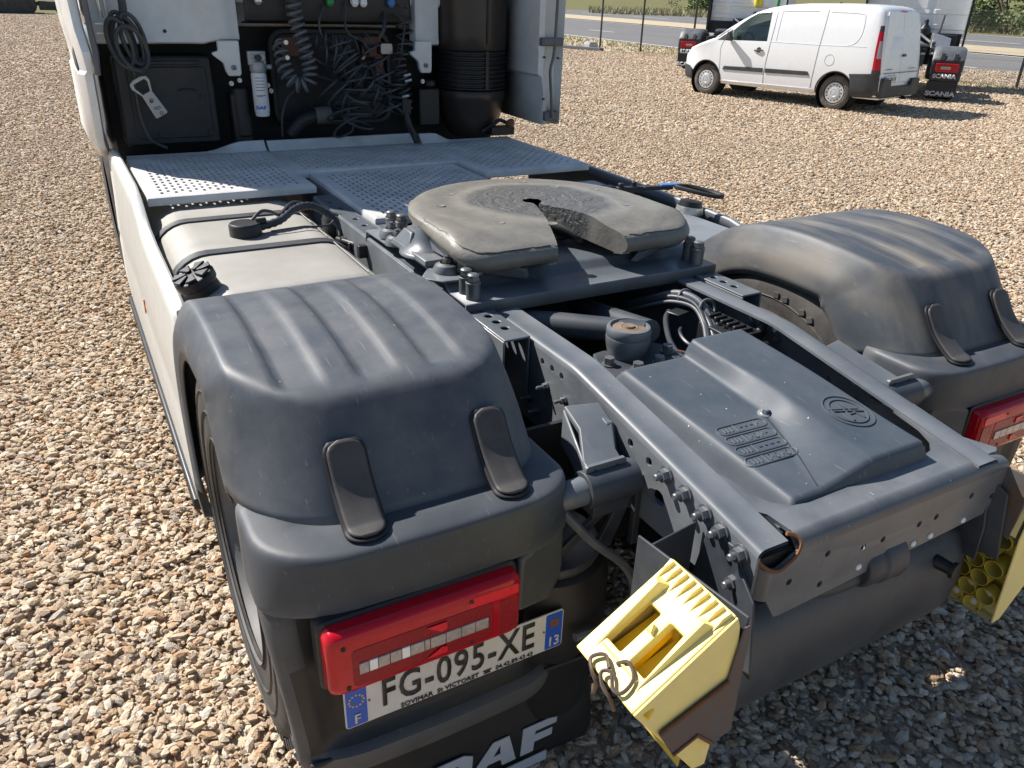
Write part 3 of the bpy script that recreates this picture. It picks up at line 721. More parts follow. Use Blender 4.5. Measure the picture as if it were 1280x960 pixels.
# ---------------------------------------------------------------- fifth wheel on its plate
def make_fifth_wheel():
    mp = MB()
    rows = []
    prof = [(.165, .992), (.165, 1.030), (.168, 1.034), (.285, 1.034), (.300, 1.040), (.315, 1.058), (.330, 1.064), (.62, 1.064), (.80, 1.064), (.83, 1.04), (1.05, 1.034), (1.06, .992)]
    mp.grid([[(x, y, z) for y, z in prof] for x in (-.487, -.30, 0, .3, .487)])
    mplate = mp.build('mounting_plate', 'frame_paint', truck, solid=.008, smooth=30)
    b = MB(); C0 = (0.0, .63); n = 110
    def rout(t):
        # outline: round nose, straight flanks, blunt rear ends
        d = Vector((math.sin(t), math.cos(t))); r = .1
        def inside(x, y):
            if y > .60: return (x*x+(y-.60)**2) < .455**2
            if y > .34: return abs(x) < .455
            if y < .235: return False
            return ((abs(x)-.335)/.12)**2+((y-.34)/.105)**2 < 1 if abs(x) > .335 else True
        lo, hi = 0., .9
        for _ in range(26):
            mid = (lo+hi)/2
            if inside(C0[0]+d.x*mid, C0[1]+d.y*mid): lo = mid
            else: hi = mid
        return lo
    def zsurf(x, y, edge):
        z = 1.194-.032*sstep(.385, .24, y)
        rr = math.hypot(x-.03, y-.64)
        z += .0045*sstep(.30, .2, rr)*(noise.noise(Vector((x*16, y*16, 1)))+.7)
        z += .0025*sstep(.30, .2, rr)*noise.noise(Vector((x*46, y*46, 4)))
        z -= .004*sstep(.0, .05, rr-.27)*sstep(.11, .06, rr-.27)
        z -= .009*sstep(.045, .0, edge)**2+.005*sstep(.010, 0, edge)
        return z
    rings = []
    dl = math.radians(18.5)
    for i in range(n+1):
        t = -PI+dl+(2*PI-2*dl)*i/n
        ro = rout(t); d = Vector((math.sin(t), math.cos(t)))
        row = []
        ri = .034
        jag = 1+.0*noise.noise(Vector((t*9, 2, 0)))
        ks = [0, .04, .1, .18, .27, .36, .45, .54, .63, .71, .78, .84, .89, .925, .95, .967, .98, .99, 1]
        for k in ks:
            r = ri+(ro-ri)*k
            x, y = C0[0]+d.x*r, C0[1]+d.y*r
            row.append((x, y, zsurf(x, y, ro-r)))
        xo, yo = C0[0]+d.x*ro, C0[1]+d.y*ro
        ze = row[-1][2]; lip = .005*noise.noise(Vector((t*7, 0, 0)))+.005*noise.noise(Vector((t*31, 5, 0)))
        wr = sstep(.62, .40, yo)
        for dr, dz in ((.004, -.006), (.010, -.016), (.011, -.028), (.004, -.042), (-.012, -.054)): row.append((C0[0]+d.x*(ro+lerp(0, dr, wr)), C0[1]+d.y*(ro+lerp(0, dr, wr)), ze+dz*lerp(.42, 1, wr)+(lip if dz < -.05 else lip*.3)))
        row.append((C0[0]+d.x*(ro-.03), C0[1]+d.y*(ro-.03), ze-.056*lerp(.42, 1, wr)+lip)); row.append((C0[0]+d.x*ri, C0[1]+d.y*ri, 1.14))
        rings.append(row)
    V = b.grid(rings)
    for row in (V[0], V[-1]): b.face(row)
    bm = b
    # throat wall
    o = b.build('fifth_wheel_plate', 'greasy_plate', truck, smooth=40)
    # throat side walls going down, jaw below
    for s in (-1, 1):
        w = MB()
        sd, cd = math.sin(dl), math.cos(dl)
        for ks in range(10):
            r0, r1 = .05+.036*ks, .05+.036*(ks+1)
            x0, y0 = s*sd*r0, C0[1]-cd*r0; x1, y1 = s*sd*r1, C0[1]-cd*r1
            zt0 = 1.190-.032*sstep(.385, .24, y0); zt1 = 1.190-.032*sstep(.385, .24, y1)
            n0 = .012*noise.noise(Vector((r0*30, s, 0)))
            w.hexa([(x0, y0, zt0-.076+n0), (x1, y1, zt1-.066+n0), (x1+s*.03, y1, zt1-.066), (x0+s*.03, y0, zt0-.076), (x0+s*.001, y0, zt0-.003), (x1+s*.001, y1, zt1-.003), (x1+s*.03, y1, zt1-.01), (x0+s*.03, y0, zt0-.01)])
        w.build('throat_wall', 'greasy_plate', o, smooth=30)
    for a0, a1 in ((-158, -95), (95, 158), (-60, -20), (30, 62)):
        g = MB(); pts = []; rad = []
        for k in range(40):
            t = math.radians(lerp(a0, a1, k/39)); r_ = rout(t)-.010+.006*noise.noise(Vector((t*14, 3, 0))); d = Vector((math.sin(t), math.cos(t)))
            x, y = C0[0]+d.x*r_, C0[1]+d.y*r_; pts.append((x, y, zsurf(x, y, rout(t)-r_)-.001)); rad.append(.0022+.0030*abs(noise.noise(Vector((t*31, 1, 0)))))
        g.tube(pts, rad, 5); g.build('grease_ridge', 'grease_dark', o)
    j = MB(); j.tube([(-.02, .60, 1.13), (.06, .50, 1.12), (.10, .42, 1.105)], .026, 10); j.box((.05, .56, 1.10), (.16, .1, .05)); j.build('jaw', 'black_plastic', o, bevel=.008)
    # stiffening skirt under the plate, seen at the left flank
    for s in (-1, 1):
        k = MB()
        k.hexa([(s*.42, .36, 1.10), (s*.435, .36, 1.10), (s*.435, .62, 1.085), (s*.42, .62, 1.085), (s*.42, .36, 1.14), (s*.435, .36, 1.14), (s*.435, .62, 1.165), (s*.42, .62, 1.165)])
        k.hexa([(s*.22, .27, 1.045), (s*.43, .345, 1.075), (s*.42, .36, 1.075), (s*.20, .29, 1.045), (s*.24, .25, 1.085), (s*.435, .34, 1.135), (s*.42, .36, 1.135), (s*.22, .27, 1.085)])
        k.hexa([(s*.36, .70, 1.08), (s*.385, .70, 1.08), (s*.385, .84, 1.09), (s*.36, .84, 1.09), (s*.36, .70, 1.165), (s*.385, .70, 1.165), (s*.36, .84, 1.165), (s*.34, .84, 1.165)])
        k.build('side_skirt', 'frame_paint', o, bevel=.004)
    # small countersunk plugs in the top
    first = None
    for x, y in ((-.33, .70), (-.22, .86), (-.24, .43), (-.08, .36), (.30, .48), (.20, .80), (.33, .72), (.14, .95)):
        q = MB(); z = zsurf(x, y, .3); q.lathe((0, 0, 0), (0, 0, 1), [(.019, -.002), (.019, .0018), (.016, .0022), (.013, .0006), (.0, .0004)], 18)
        if first is None: first = q.build('countersunk_plug', 'greasy_plate', o); first.location = (x, y, z)
        else: q.bm.free(); inst(first, loc=(x, y, z))
    for s in (-1, 1):
        p = MB()
        p.lathe((s*.405, .60, 1.064), (0, 0, 1), [(.0, 0), (.115, .0), (.110, .012), (.075, .03), (.055, .06), (.045, .10), (.0, .10)], 24)
        p.box((s*.415, .60, 1.075), (.16, .30, .022)); p.hexa([(s*.47, .62, 1.08), (s*.485, .62, 1.08), (s*.485, .75, 1.08), (s*.47, .75, 1.08), (s*.445, .65, 1.125), (s*.46, .65, 1.125), (s*.46, .72, 1.125), (s*.445, .72, 1.125)])
        p.cyl((s*.37, .60, 1.145), (s*.445, .60, 1.145), .03, n=18)
        ped = p.build('pedestal', 'frame_paint', mplate, smooth=40, bevel=.004)
    # hold-down bolts on the plate ends: tall sleeve nuts, domed nut, flat cleats
    t0 = MB(); t0.lathe((0, 0, 0), (0, 0, 1), [(.022, 0), (.022, .045), (.0235, .047), (.0235, .053), (.022, .055), (.022, .058)], 20); t0.cyl((0, 0, .058), (0, 0, .076), .020, .019, 6); t0.lathe((0, 0, .0755), (0, 0, 1), [(.0185, 0), (.012, .004), (.0, .0045)], 12)
    tb = t0.build('sleeve_nut', 'bolt_steel', mplate, smooth=30); tb.location = (-.445, .205, 1.034)
    for x, y in ((-.442, .26), (.43, .205), (.44, .262)): inst(tb, loc=(x, y, 1.034))
    d0 = MB(); d0.lathe((0, 0, 0), (0, 0, 1), [(.045, 0), (.044, .012), (.036, .026), (.022, .032)], 22); d0.cyl((0, 0, .030), (0, 0, .046), .017, .016, 6); d0.cyl((0, 0, .046), (0, 0, .054), .009, n=10)
    db = d0.build('domed_nut', 'bolt_steel', mplate, smooth=30); db.location = (-.45, .385, 1.064)
    for x, y in ((-.455, .80), (-.44, .90), (.45, .385), (.45, .82)): inst(db, loc=(x, y, 1.064-(.02 if y > .7 else 0)))
    c0 = MB(); c0.box((0, 0, .010), (.06, .035, .02)); cb = c0.build('cleat', 'bolt_steel', mplate, bevel=.006); cb.location = (-.40, .36, 1.066)
    for x, y in ((-.395, .31), (.40, .35), (-.40, .87)): inst(cb, loc=(x, y, 1.066-(.02 if y > .8 else 0)))
    inst(tb, loc=(-.40, 1.0, 1.034)); inst(tb, loc=(-.385, .935, 1.034))
    pl = MB(); pl.poly([(-.50, .30), (-.38, .29), (-.36, .42), (-.50, .43), (-.55, .36)], [], lambda u, v, w: (u, v, 1.0665+w), .008); pl.build('corner_plate', 'frame_paint', mplate, bevel=.003)
    return o
make_fifth_wheel()

# ---------------------------------------------------------------- rear mudguards
PROF = catmull([(p[0], p[1], 0) for p in [(.57, .42), (.60, .62), (.575, .80), (.49, .965), (.35, 1.085), (.19, 1.155), (.02, 1.178), (-.15, 1.176), (-.30, 1.160), (-.40, 1.141)]], 4)+[Vector((-.418, 1.136, 0)), Vector((-.430, 1.127, 0)), Vector((-.440, 1.115, 0)), Vector((-.47, 1.072, 0)), Vector((-.50, 1.028, 0)), Vector((-.53, .984, 0)), Vector((-.555, .947, 0)), Vector((-.570, .922, 0))]
def groove(x, y):
    g = 0.
    for cx, w in ((1.112, .047), (.952, .044), (.800, .042)):
        u = (x-cx)/w
        if abs(u) < 1.2:
            g += sstep(1.2, .70, abs(u))*(.72+.34*u)
    return -.0165*g*sstep(-.385, -.362, y)*sstep(.26, .08, y)
CROSS = [(1.272, -.150), (1.277, -.120), (1.281, -.095), (1.281, -.080), (1.279, -.066), (1.273, -.050), (1.264, -.032), (1.255, -.017), (1.249, -.009), (1.244, -.003), (1.238, 0.), (1.226, 0.), (1.212, 0.), (1.196, 0.)]
CROSS += [(x, 0.) for x in [1.185-.0095*i for i in range(54)] if x > .70]
CROSS += [(.69, 0.), (.668, 0.), (.660, -.002), (.654, -.008), (.646, -.020), (.634, -.042), (.622, -.064), (.612, -.084), (.604, -.106), (.600, -.14), (.602, -.17)]
def make_mudguard(s, mat):
    root_m = None
    n = len(PROF); rows = []
    for i in range(n):
        p = PROF[i]; a = PROF[max(0, i-1)]; c = PROF[min(n-1, i+1)]
        t = (c-a); t2 = Vector((t[0], t[1])).normalized(); nrm = Vector((t2.y, -t2.x))
        if nrm.dot(Vector((p[0], p[1]-.5))) < 0: nrm = -nrm
        y, z = p[0], p[1]
        wrear = sstep(-.18, -.52, y)
        row = []
        for x, d in CROSS:
            # plan rounding of the rear corners
            cr = 0
            for edge, R in ((1.280, .21), (.598, .15)):
                q = max(0, 1-abs(edge-x)/R)
                cr += R*(1-math.sqrt(max(0, 1-q*q)))
            rad = Vector((y, z-.52)).normalized()
            d1 = max(d, -.055); d2 = d-d1
            d1 *= 1-.8*sstep(-.38, -.50, y)
            yy = y+rad.x*(d1+d2); zz = z+rad.y*(d1+d2)
            # rounded corners of the raised top
            for edge, R in ((1.238-x, .17), (x-.655, .15)):
                du, dv = max(0, y+.425), max(0, edge)
                if du < R and dv < R:
                    e = math.hypot(R-du, R-dv)-R
                    if e > 0: zz -= .60*e*sstep(-.62, -.44, y); yy += .30*e
            yy += wrear*cr*1.0
            zz += groove(x, y)+wrear*cr*.10
            row.append((s*x, yy, zz))
        rows.append(row)
    b = MB(); b.grid(rows)
    # close thickness by solidify
    o = b.build('mudguard', mat, truck, smooth=50, solid=.006)
    return o, rows
def rear_point(rows, xq, i):
    """point of the guard's profile row i at |x| = xq"""
    r = rows[i]
    k = min(range(len(r)), key=lambda j: abs(abs(r[j][0])-xq)); return Vector(r[k])

def arch_y(z, R=.565): return -math.sqrt(max(.0, R*R-(z-.52)**2)) if abs(z-.52) < R else -.30
def make_rear_panel(s, name='rear_panel'):
    """lamp carrier below the guard: shelf, rounded corners, recess for lamp and number plate"""
    plan = []
    for k in range(5): plan.append((1.279, lerp(-.33, -.47, k/4)))
    for k in range(1, 11):
        t = PI/2*k/10; plan.append((1.279-.19*(1-math.cos(t)), -.47-.19*math.sin(t)))
    for k in range(1, 22): plan.append((lerp(1.089, .745, k/21), -.66-.004*math.sin(PI*k/21)))
    for k in range(1, 9):
        t = PI/2*k/8; plan.append((.745-.145*math.sin(t), -.66+.11*(1-math.cos(t))))
    for k in range(1, 4): plan.append((.600, -.55+.05*k))
    N = len(plan); nrm = []
    for i in range(N):
        a = Vector(plan[max(0, i-1)]); c = Vector(plan[min(N-1, i+1)]); t = (c-a).normalized(); nrm.append(Vector((-t.y, t.x)) if True else t)
    cx = Vector((.93, -.2))
    for i in range(N):
        if nrm[i].dot(Vector(plan[i])-cx) < 0: nrm[i] = -nrm[i]
    ver = [(-.150, .905, 0), (-.115, .928, 0), (-.06, .930, 0), (-.020, .927, 0), (-.010, .9245, 0), (-.004, .920, 0), (-.001, .914, 0), (.001, .904, 0), (.004, .87, 0), (.007, .84, 0), (.008, .815, 0), (.007, .802, 0), (.002, .796, .3), (-.004, .790, 1)]
    ver += [(0, z, 1) for z in (.78, .76, .72, .66, .60, .54, .48, .44)]+[(0, .425, .85), (.0, .412, .4), (.002, .40, 0), (.0, .37, 0), (-.006, .34, 0)]
    rows = []
    for o_, z, rec in ver:
        row = []
        for i, (x, y) in enumerate(plan):
            p = Vector((x, y)); m = rec*sstep(1.262, 1.225, x)*(1 if y < -.52 else sstep(-.46, -.52, y))*sstep(.60, .64, x)
            low = sstep(.50, .34, z)
            off = o_ - .042*m
            q = p+nrm[i]*off
            if z < .80: q.x -= .030*sstep(.80, .34, z)*sstep(1.0, 1.25, x)
            # wheel arch edge: the outer start follows the tyre
            if i < 15:
                ya = min(arch_y(z), -.33); k = (p.y+.33)/(-.66+.33)
                q.y += lerp(ya, -.66, k)-p.y
            row.append((s*q.x, q.y, z))
        rows.append(row)
    b = MB(); b.mi('rear_plastic'); b.mi('black_plastic'); b.grid(rows)
    for f in b.bm.faces:
        c = f.calc_center_median()
        if .415 < c.z < .792 and .632 < abs(c.x) < 1.232 and c.y < -.52: f.material_index = 1      # the moulded recess is black
    return b.build(name, 'rear_plastic', truck, smooth=48, solid=.005)

def strap(s, xc, w, rows, parent):
    """rubber hold-down strap: lies on the guard, bends onto the shelf, with a dark recess round it"""
    path = []
    r1 = [i for i in range(len(PROF)) if PROF[i][0] < -.445]
    for i in r1:
        p = rear_point(rows, xc, i); path.append(Vector((s*xc, p.y-.006, p.z+.004)))
    e = path[-1]
    path = [q for q in path if q.z > .955]
    path += [Vector((s*xc, e.y-.016, .944)), Vector((s*xc, e.y-.032, .938)), Vector((s*xc, e.y-.052, .9345)), Vector((s*xc, e.y-.066, .933))]
    path = catmull(path, 5)
    for _ in range(6): path = [path[0]]+[(path[i-1]+path[i]*2+path[i+1])/4 for i in range(1, len(path)-1)]+[path[-1]]
    L = [0]
    for a, c in zip(path, path[1:]): L.append(L[-1]+(c-a).length)
    def ribbon(width, lift, shrink, name, mat, th):
        b = MB(); rws = []
        for i, p in enumerate(path):
            a = path[max(0, i-1)]; c = path[min(len(path)-1, i+1)]; t = (c-a).normalized(); n_ = Vector((0, t.z, -t.y)); n_ = -n_ if n_.y > 0 and n_.z < 0 else n_
            if n_.z < 0: n_ = -n_
            dd = min(L[i]-shrink, L[-1]-shrink-L[i]); rr = width*.75
            ww = width if dd > rr else width*math.sqrt(max(0.02, 1-((rr-max(dd, 0))/rr)**2))
            if dd < 0: continue
            rws.append([p+n_*lift+Vector((k*ww, 0, 0))+n_*(-.0015 if abs(k) == 1 else 0) for k in (-1, -.82, -.4, 0, .4, .82, 1)])
        b.grid(rws); return b.build(name, mat, parent, solid=th, smooth=40)
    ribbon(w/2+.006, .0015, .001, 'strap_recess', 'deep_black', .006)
    ribbon(w/2, .0085, .008, 'hold_down_strap', 'strap_rubber', .008)

guards = {}
for s, mat in ((-1, 'fender_plastic'), (1, 'fender_dusty')):
    g, rows = make_mudguard(s, mat)
    guards[s] = g
    panel = make_rear_panel(s)
    g['label'] = 'left dark grey mudguard with three shallow grooves' if s < 0 else 'right dark grey mudguard streaked with tan dust'
    strap(s, .755, .072, rows, g); strap(s, 1.072, .076, rows, g)
    guards[s, 'panel'] = panel
# ---------------------------------------------------------------- tail lamps
def tail_lamp(s, panel):
    x0, x1, z0, z1, yf = .778, 1.200, .638, .800, -.715
    def rr(ins, y, r=.02): return [(s*x, y, z) for x, z in rrect(x0+ins, z0+ins, x1-ins, z1-ins, r, 5)]
    b = MB()
    V = b.grid([rr(-.004, -.64), rr(-.004, -.672), rr(0, -.676)], wrap=True); b.face(V[-1])
    base = b.build('tail_lamp', 'black_plastic', panel, smooth=40)
    b = MB()
    V = b.grid([rr(.003, -.674), rr(.004, yf+.020), rr(.006, yf+.010, .022), rr(.012, yf+.003, .022), rr(.02, yf, .02)], wrap=True); b.face(V[-1])
    lens = b.build('lens', 'red_lens', base, smooth=50)
    def patch(outl, y, th, name, mat):
        p = MB(); p.poly(outl if s > 0 else [(x, z) for x, z in outl][::-1], [], lambda u, v, w: (s*u, y-w, v), th); return p.build(name, mat, base, bevel=.0012, smooth=30)
    # duller reflector field, clear strip in segments, bright indicator corner
    patch(rrect(.850, .661, 1.150, .754, .010), yf-.0012, .004, 'reflector_field', 'red_lens_dull')
    xs = [1.138, 1.118, 1.100, 1.076, 1.052, 1.034, 1.004, .992, .958, .924, .892, .862]
    for i in range(len(xs)-1):
        a, c = xs[i+1]+.0006, xs[i]-.0006
        patch([(a, .692), (c, .692), (c, .719), (a, .719)], yf-.0042, .004, 'clear_segment', 'clear_lens' if i not in (1, 4) else 'lamp_glass')
    patch(rrect(x0+.014, z1-.046, x0+.125, z1-.020, .006), yf-.0011, .0045, 'bright_corner', 'red_lens_bright')
    patch(rrect(x0+.014, z0+.02, x0+.060, z1-.052, .006), yf-.0011, .004, 'side_field', 'red_lens_dull')
    patch([(1.0, .748), (.955, .748), (.955, .728), (.968, .726)], yf-.0044, .002, 'prism_triangle', 'red_lens_bright')
    patch([(1.0, .668), (.955, .668), (.955, .684), (.968, .686)], yf-.0044, .002, 'prism_triangle', 'red_lens_bright')
    f = None
    for x, z in ((1.165, z0+.128), (.90, z0+.135), (1.16, z0+.026), (.90, z0+.028)):
        q = MB(); q.lathe((s*x, yf-.0005, z), (0, -1, 0), [(.005, -.001), (.005, .0015), (.002, .002), (.002, .0005), (.0, .0005)], 12); q.build('screw', 'black_plastic', base)
    # filler block inboard of the lamp
    b = MB()
    fill = [(.772, .655), (.768, .80), (.66, .822), (.632, .812), (.624, .70), (.640, .672), (.68, .652)]
    V = None
    b.poly(fill if s > 0 else fill, [], lambda u, v, w: (s*u, -.678-w+.05*sstep(.70, .62, u), v), .05)
    b.build('filler_block', 'rear_plastic', panel, bevel=.012, seg=3, smooth=50)
    return base
tail_lamp(-1, guards[-1, 'panel']); tail_lamp(1, guards[1, 'panel'])

# ---------------------------------------------------------------- number plate and mudflap on the left
def number_plate():
    X0, X1, Z0, Z1, y = -1.161, -.641, .499, .609, -.664
    to = lambda d: (lambda u, v, w: (u, y-w-d, v))
    b = MB(); b.poly(rrect(X0, Z0, X1, Z1, .008), [], to(.004), .004); o = b.build('number_plate', 'plate_white', guards[-1, 'panel'], bevel=.001)
    def pad(x0, x1, name, mat, d=.0008, z0=Z0+.003, z1=Z1-.003):
        q = MB(); q.poly(rrect(x0, z0, x1, z1, .004), [], to(.004+d), .0006); return q.build(name, mat, o, smooth=0)
    pad(X0+.003, X0+.047, 'country_band', 'plate_blue'); pad(X1-.047, X1-.003, 'region_band', 'plate_blue')
    def put(txt, cx, cz, size, mat, name, xs=1., bold=0., d=.0016, space=1.):
        return text_bm(txt, size, lambda u, v, w: (cx+u, y-.004-d-w, cz+v), .0006, o, name, mat, xs, bold, space)
    put('FG-095-XE', (X0+X1)/2, .561, .106, 'ink_black', 'plate_number', .70, .0014, space=1.10)
    put('SOVIMAR  St VICTORET', -.950, .5085, .0172, 'ink_black', 'dealer_name', 1.02, .0004)
    put('04.42.89.43.43', -.768, .5085, .0168, 'ink_black', 'dealer_phone', .98, .0003)
    put('F', X0+.025, Z0+.022, .034, 'plate_white', 'country_letter', .9, .0012, .002)
    put('13', X1-.025, Z0+.024, .040, 'plate_white', 'region_number', .85, .0010, .002)
    q = MB()
    for k in range(12):
        t = 2*PI*k/12; cx, cz = X0+.025+.0155*math.cos(t), .572+.0155*math.sin(t)
        st = [(cx+(.0030 if j % 2 == 0 else .0013)*math.sin(PI*j/5), cz+(.0030 if j % 2 == 0 else .0013)*math.cos(PI*j/5)) for j in range(10)]
        q.poly(st[::-1], [], to(.0056), .0006)
    q.build('ring_of_stars', 'ink_yellow', o, smooth=0)
    q = MB(); q.poly(rrect(X1-.036, .566, X1-.025, .590, .001), [], to(.0056), .0006); q.poly(rrect(X1-.0245, .566, X1-.0135, .590, .001), [], to(.0056), .0006, 'ink_orange')
    q.mats = ['copper_rust', 'ink_orange']
    q.build('region_arms', 'ink_orange', o, smooth=0)
    # small telephone drawn as body and handset
    q = MB(); q.poly([(-.846, .503), (-.828, .503), (-.831, .510), (-.843, .510)], [], to(.0056), .0006); q.poly(rrect(-.848, .5105, -.826, .514, .001), [], to(.0056), .0006); q.build('telephone_sign', 'ink_black', o, smooth=0)
    for x in (X0+.052, X1-.052):
        q = MB(); q.cyl((x, y-.004, .560), (x, y-.0065, .560), .0025, n=10); q.build('rivet', 'bolt_steel', o)
number_plate()
def mudflap(s):
    b = MB(); rows = []
    for k in range(9):
        z = lerp(.40, .055, k/8); y = -.645+.030*sstep(.42, .30, z)+.012*math.sin(k*.8)
        rows.append([(s*x, y+.004*math.sin(x*9+k), z) for x in [lerp(1.235, .50, i/14) for i in range(15)]])
    b.grid(rows); o = b.build('mudflap', 'black_rubber', truck, solid=.010, smooth=50)
    if s > 0: return o
    yy = -.6305
    def shape(pts, name='emblem_letter', hole=None):
        q = MB(); q.poly(pts, [hole] if hole else [], lambda u, v, w: (u, yy-w, v), .004); q.build(name, 'logo_silver', o, bevel=.001)
    X, Zb, h = -.960, .113, .095
    def letter(pts, dx=0., hole=None): shape([(X+dx+u+.006*v, Zb+v*h) for u, v in pts], hole=[(X+dx+u+.006*v, Zb+v*h) for u, v in hole] if hole else None)
    letter([(0, 0), (.080, 0), (.105, .16), (.105, .84), (.080, 1), (0, 1)], 0, [(.036, .28), (.036, .72), (.062, .72), (.068, .66), (.068, .34), (.062, .28)])
    letter([(.098, 0), (.136, 0), (.150, .24), (.186, .24), (.192, 0), (.232, 0), (.205, 1), (.160, 1)], 0, [(.163, .46), (.184, .46), (.181, .80)])
    letter([(.245, 0), (.283, 0), (.283, .34), (.335, .34), (.335, .60), (.283, .60), (.283, .74), (.345, .74), (.345, 1), (.245, 1)])
    q = [(X-.02, Zb-.055), (X+.325, Zb-.055), (X+.325, Zb-.022), (X-.02, Zb-.022)]
    shape(q, 'emblem_bar')
    return o
mudflap(-1); mudflap(1)

# ---------------------------------------------------------------- wheels
def tyre(s, xo, xi, parent_mat='tyre_rubber', sides=(0, 1)):
    """xo: outer face, xi: inner face of this tyre (absolute x)"""
    w = abs(xo-xi); d = 1 if xo > xi else -1
    prof = [(.29, .012), (.305, .004), (.34, .006), (.40, .000), (.455, .001), (.485, .010), (.502, .024), (.512, .035), (.5195, .040), (.5195, .075), (.510, .077), (.510, .085), (.5195, .087), (.5195, .145), (.510, .147), (.510, .155), (.5195, .157)]
    full = prof+[(r, w-h) for r, h in reversed(prof)]
    b = MB(); b.lathe((xo, 0, .52), (-d, 0, 0), full, 72)
    # shoulder lugs
    for k in range(60):
        t = 2*PI*k/60
        for side in sides:
            h = .032 if side == 0 else w-.032
            c = Vector((xo-d*h, .510*math.sin(t), .52+.510*math.cos(t)))
            b.box(c, (.036, .026, .026), Matrix.Rotation(-t, 3, 'X'))
    for r, h in ((.43, .0), (.375, .001)):
        b.lathe((xo, 0, .52), (-d, 0, 0), [(r-.004, h+.001), (r, h-.003), (r+.004, h+.001)], 60)
    t = b.build('tyre', parent_mat, truck, smooth=40)
    r = MB(); r.lathe((xo, 0, .52), (-d, 0, 0), [(.300, .004), (.306, -.002), (.300, .012), (.285, .03), (.278, .09), (.262, .11), (.22, .12), (.16, .12), (.15, .09), (.13, .05), (.0, .045)], 48)
    for k in range(10):
        a = 2*PI*k/10; r.cyl((xo-d*.115, .185*math.sin(a), .52+.185*math.cos(a)), (xo-d*.085, .185*math.sin(a), .52+.185*math.cos(a)), .018, n=6)
    r.build('rim', 'rim_steel', t, smooth=35)
    return t
tyre(-1, -1.250, -.945); tyre(-1, -.910, -.605)
tyre(1, 1.250, .945)
inner_tyre = tyre(1, .605, .910, 'tyre_rubber', (1,))
# raised lettering-like blocks on the visible inner wall of the right tyre
for k in range(9):
    t = math.radians(-34+5.2*k)
    if k in (0, 1, 4, 7, 8): continue
    c = Vector((.6025, -.445*math.sin(-t), .52+.445*math.cos(t)))
    b = MB(); b.box(c, (.004, .024, .022), Matrix.Rotation(t, 3, 'X')); b.build('sidewall_block', 'tyre_rubber', inner_tyre, bevel=.002)

# ---------------------------------------------------------------- catwalk: four perforated aluminium panels
def perforated(name, x0, x1, y0, y1, z, px, py, hw, hl, border, back_lip=0., parent=None, slope=0., front_cut=None, mat='aluminium_deck', lipf=None):
    b = MB(); zf = lambda x, y: z+slope*(y-y1)
    def q(a, c, e, f):
        b.face([b.v((a, e, zf(a, e))), b.v((c, e, zf(c, e))), b.v((c, f, zf(c, f))), b.v((a, f, zf(a, f)))])
    X0, X1, Y0, Y1 = x0+border, x1-border, y0+border*.9, y1-border*1.2
    nx = int((X1-X0)/px); ny = int((Y1-Y0)/py-.5)
    px = (X1-X0)/nx; py = (Y1-Y0)/(ny+.5)
    q(x0, x1, y0, Y0); q(x0, x1, Y1, y1); q(x0, X0, Y0, Y1); q(X1, x1, Y0, Y1)
    for i in range(nx):
        a, c = X0+i*px, X0+(i+1)*px
        off = .5*py if i % 2 else 0
        if off: q(a, c, Y0, Y0+off)
        else: q(a, c, Y1-.5*py, Y1)
        for j in range(ny):
            e, f = Y0+off+j*py, Y0+off+(j+1)*py
            mx, my = (a+c)/2, (e+f)/2
            o4 = [(a, e), (c, e), (c, f), (a, f)]
            in4 = [(mx-hw, my-hl), (mx+hw, my-hl), (mx+hw, my+hl), (mx-hw, my+hl)]
            vo = [b.v((*p, zf(*p))) for p in o4]; vi = [b.v((*p, zf(*p))) for p in in4]; vl = [b.v((*p, zf(*p)-.008)) for p in in4]
            for k in range(4):
                b.face([vo[k], vo[(k+1) % 4], vi[(k+1) % 4], vi[k]]); b.face([vi[k], vi[(k+1) % 4], vl[(k+1) % 4], vl[k]])
    # rolled rim all round
    rim = [(x0, y0), (x1, y0), (x1, y1), (x0, y1)]
    prof = [(0, 0), (.006, -.003), (.009, -.010), (.009, -.035)]
    def rimpt(x, y, o, dz):
        sx = -1 if x == x0 else 1; sy = -1 if y == y0 else 1
        return (x+sx*o, y+sy*o, zf(x, y)+dz)
    b.grid([[rimpt(x, y, o, dz) for x, y in rim] for o, dz in prof], wrap=True)
    bmesh.ops.remove_doubles(b.bm, verts=b.bm.verts, dist=.0004)
    if back_lip:
        hs = lipf or (lambda t: back_lip)
        xs = [lerp(x0, x1, k/16) for k in range(17)]
        b.grid([[(x, y1-.02, zf(x, y1)+.001) for x in xs], [(x, y1+.01, zf(x, y1)+.5*hs((x-x0)/(x1-x0))) for x in xs], [(x, y1+.03, zf(x, y1)+hs((x-x0)/(x1-x0))) for x in xs], [(x, y1+.05, zf(x, y1)+hs((x-x0)/(x1-x0))) for x in xs], [(x, y1+.06, zf(x, y1)-.05) for x in xs]])
    return b.build(name, mat, parent or truck, smooth=35)
deck = perforated('deck_panel', -1.165, -.455, 1.86, 2.80, 1.040, .0290, .060, .0066, .0175, .045, .05, lipf=lambda t: .004+.046*sstep(.55, .85, t))
perforated('deck_panel', -.440, .440, 2.20, 2.80, 1.036, .0290, .060, .0066, .0175, .045, .05)
perforated('deck_panel', .455, 1.075, 1.86, 2.74, 1.040, .0290, .060, .0066, .0175, .045, .05, lipf=lambda t: .004+.046*sstep(.35, .15, t))
perforated('deck_panel', -.375, .40, 1.24, 2.185, 1.026, .0290, .060, .0066, .0175, .04)

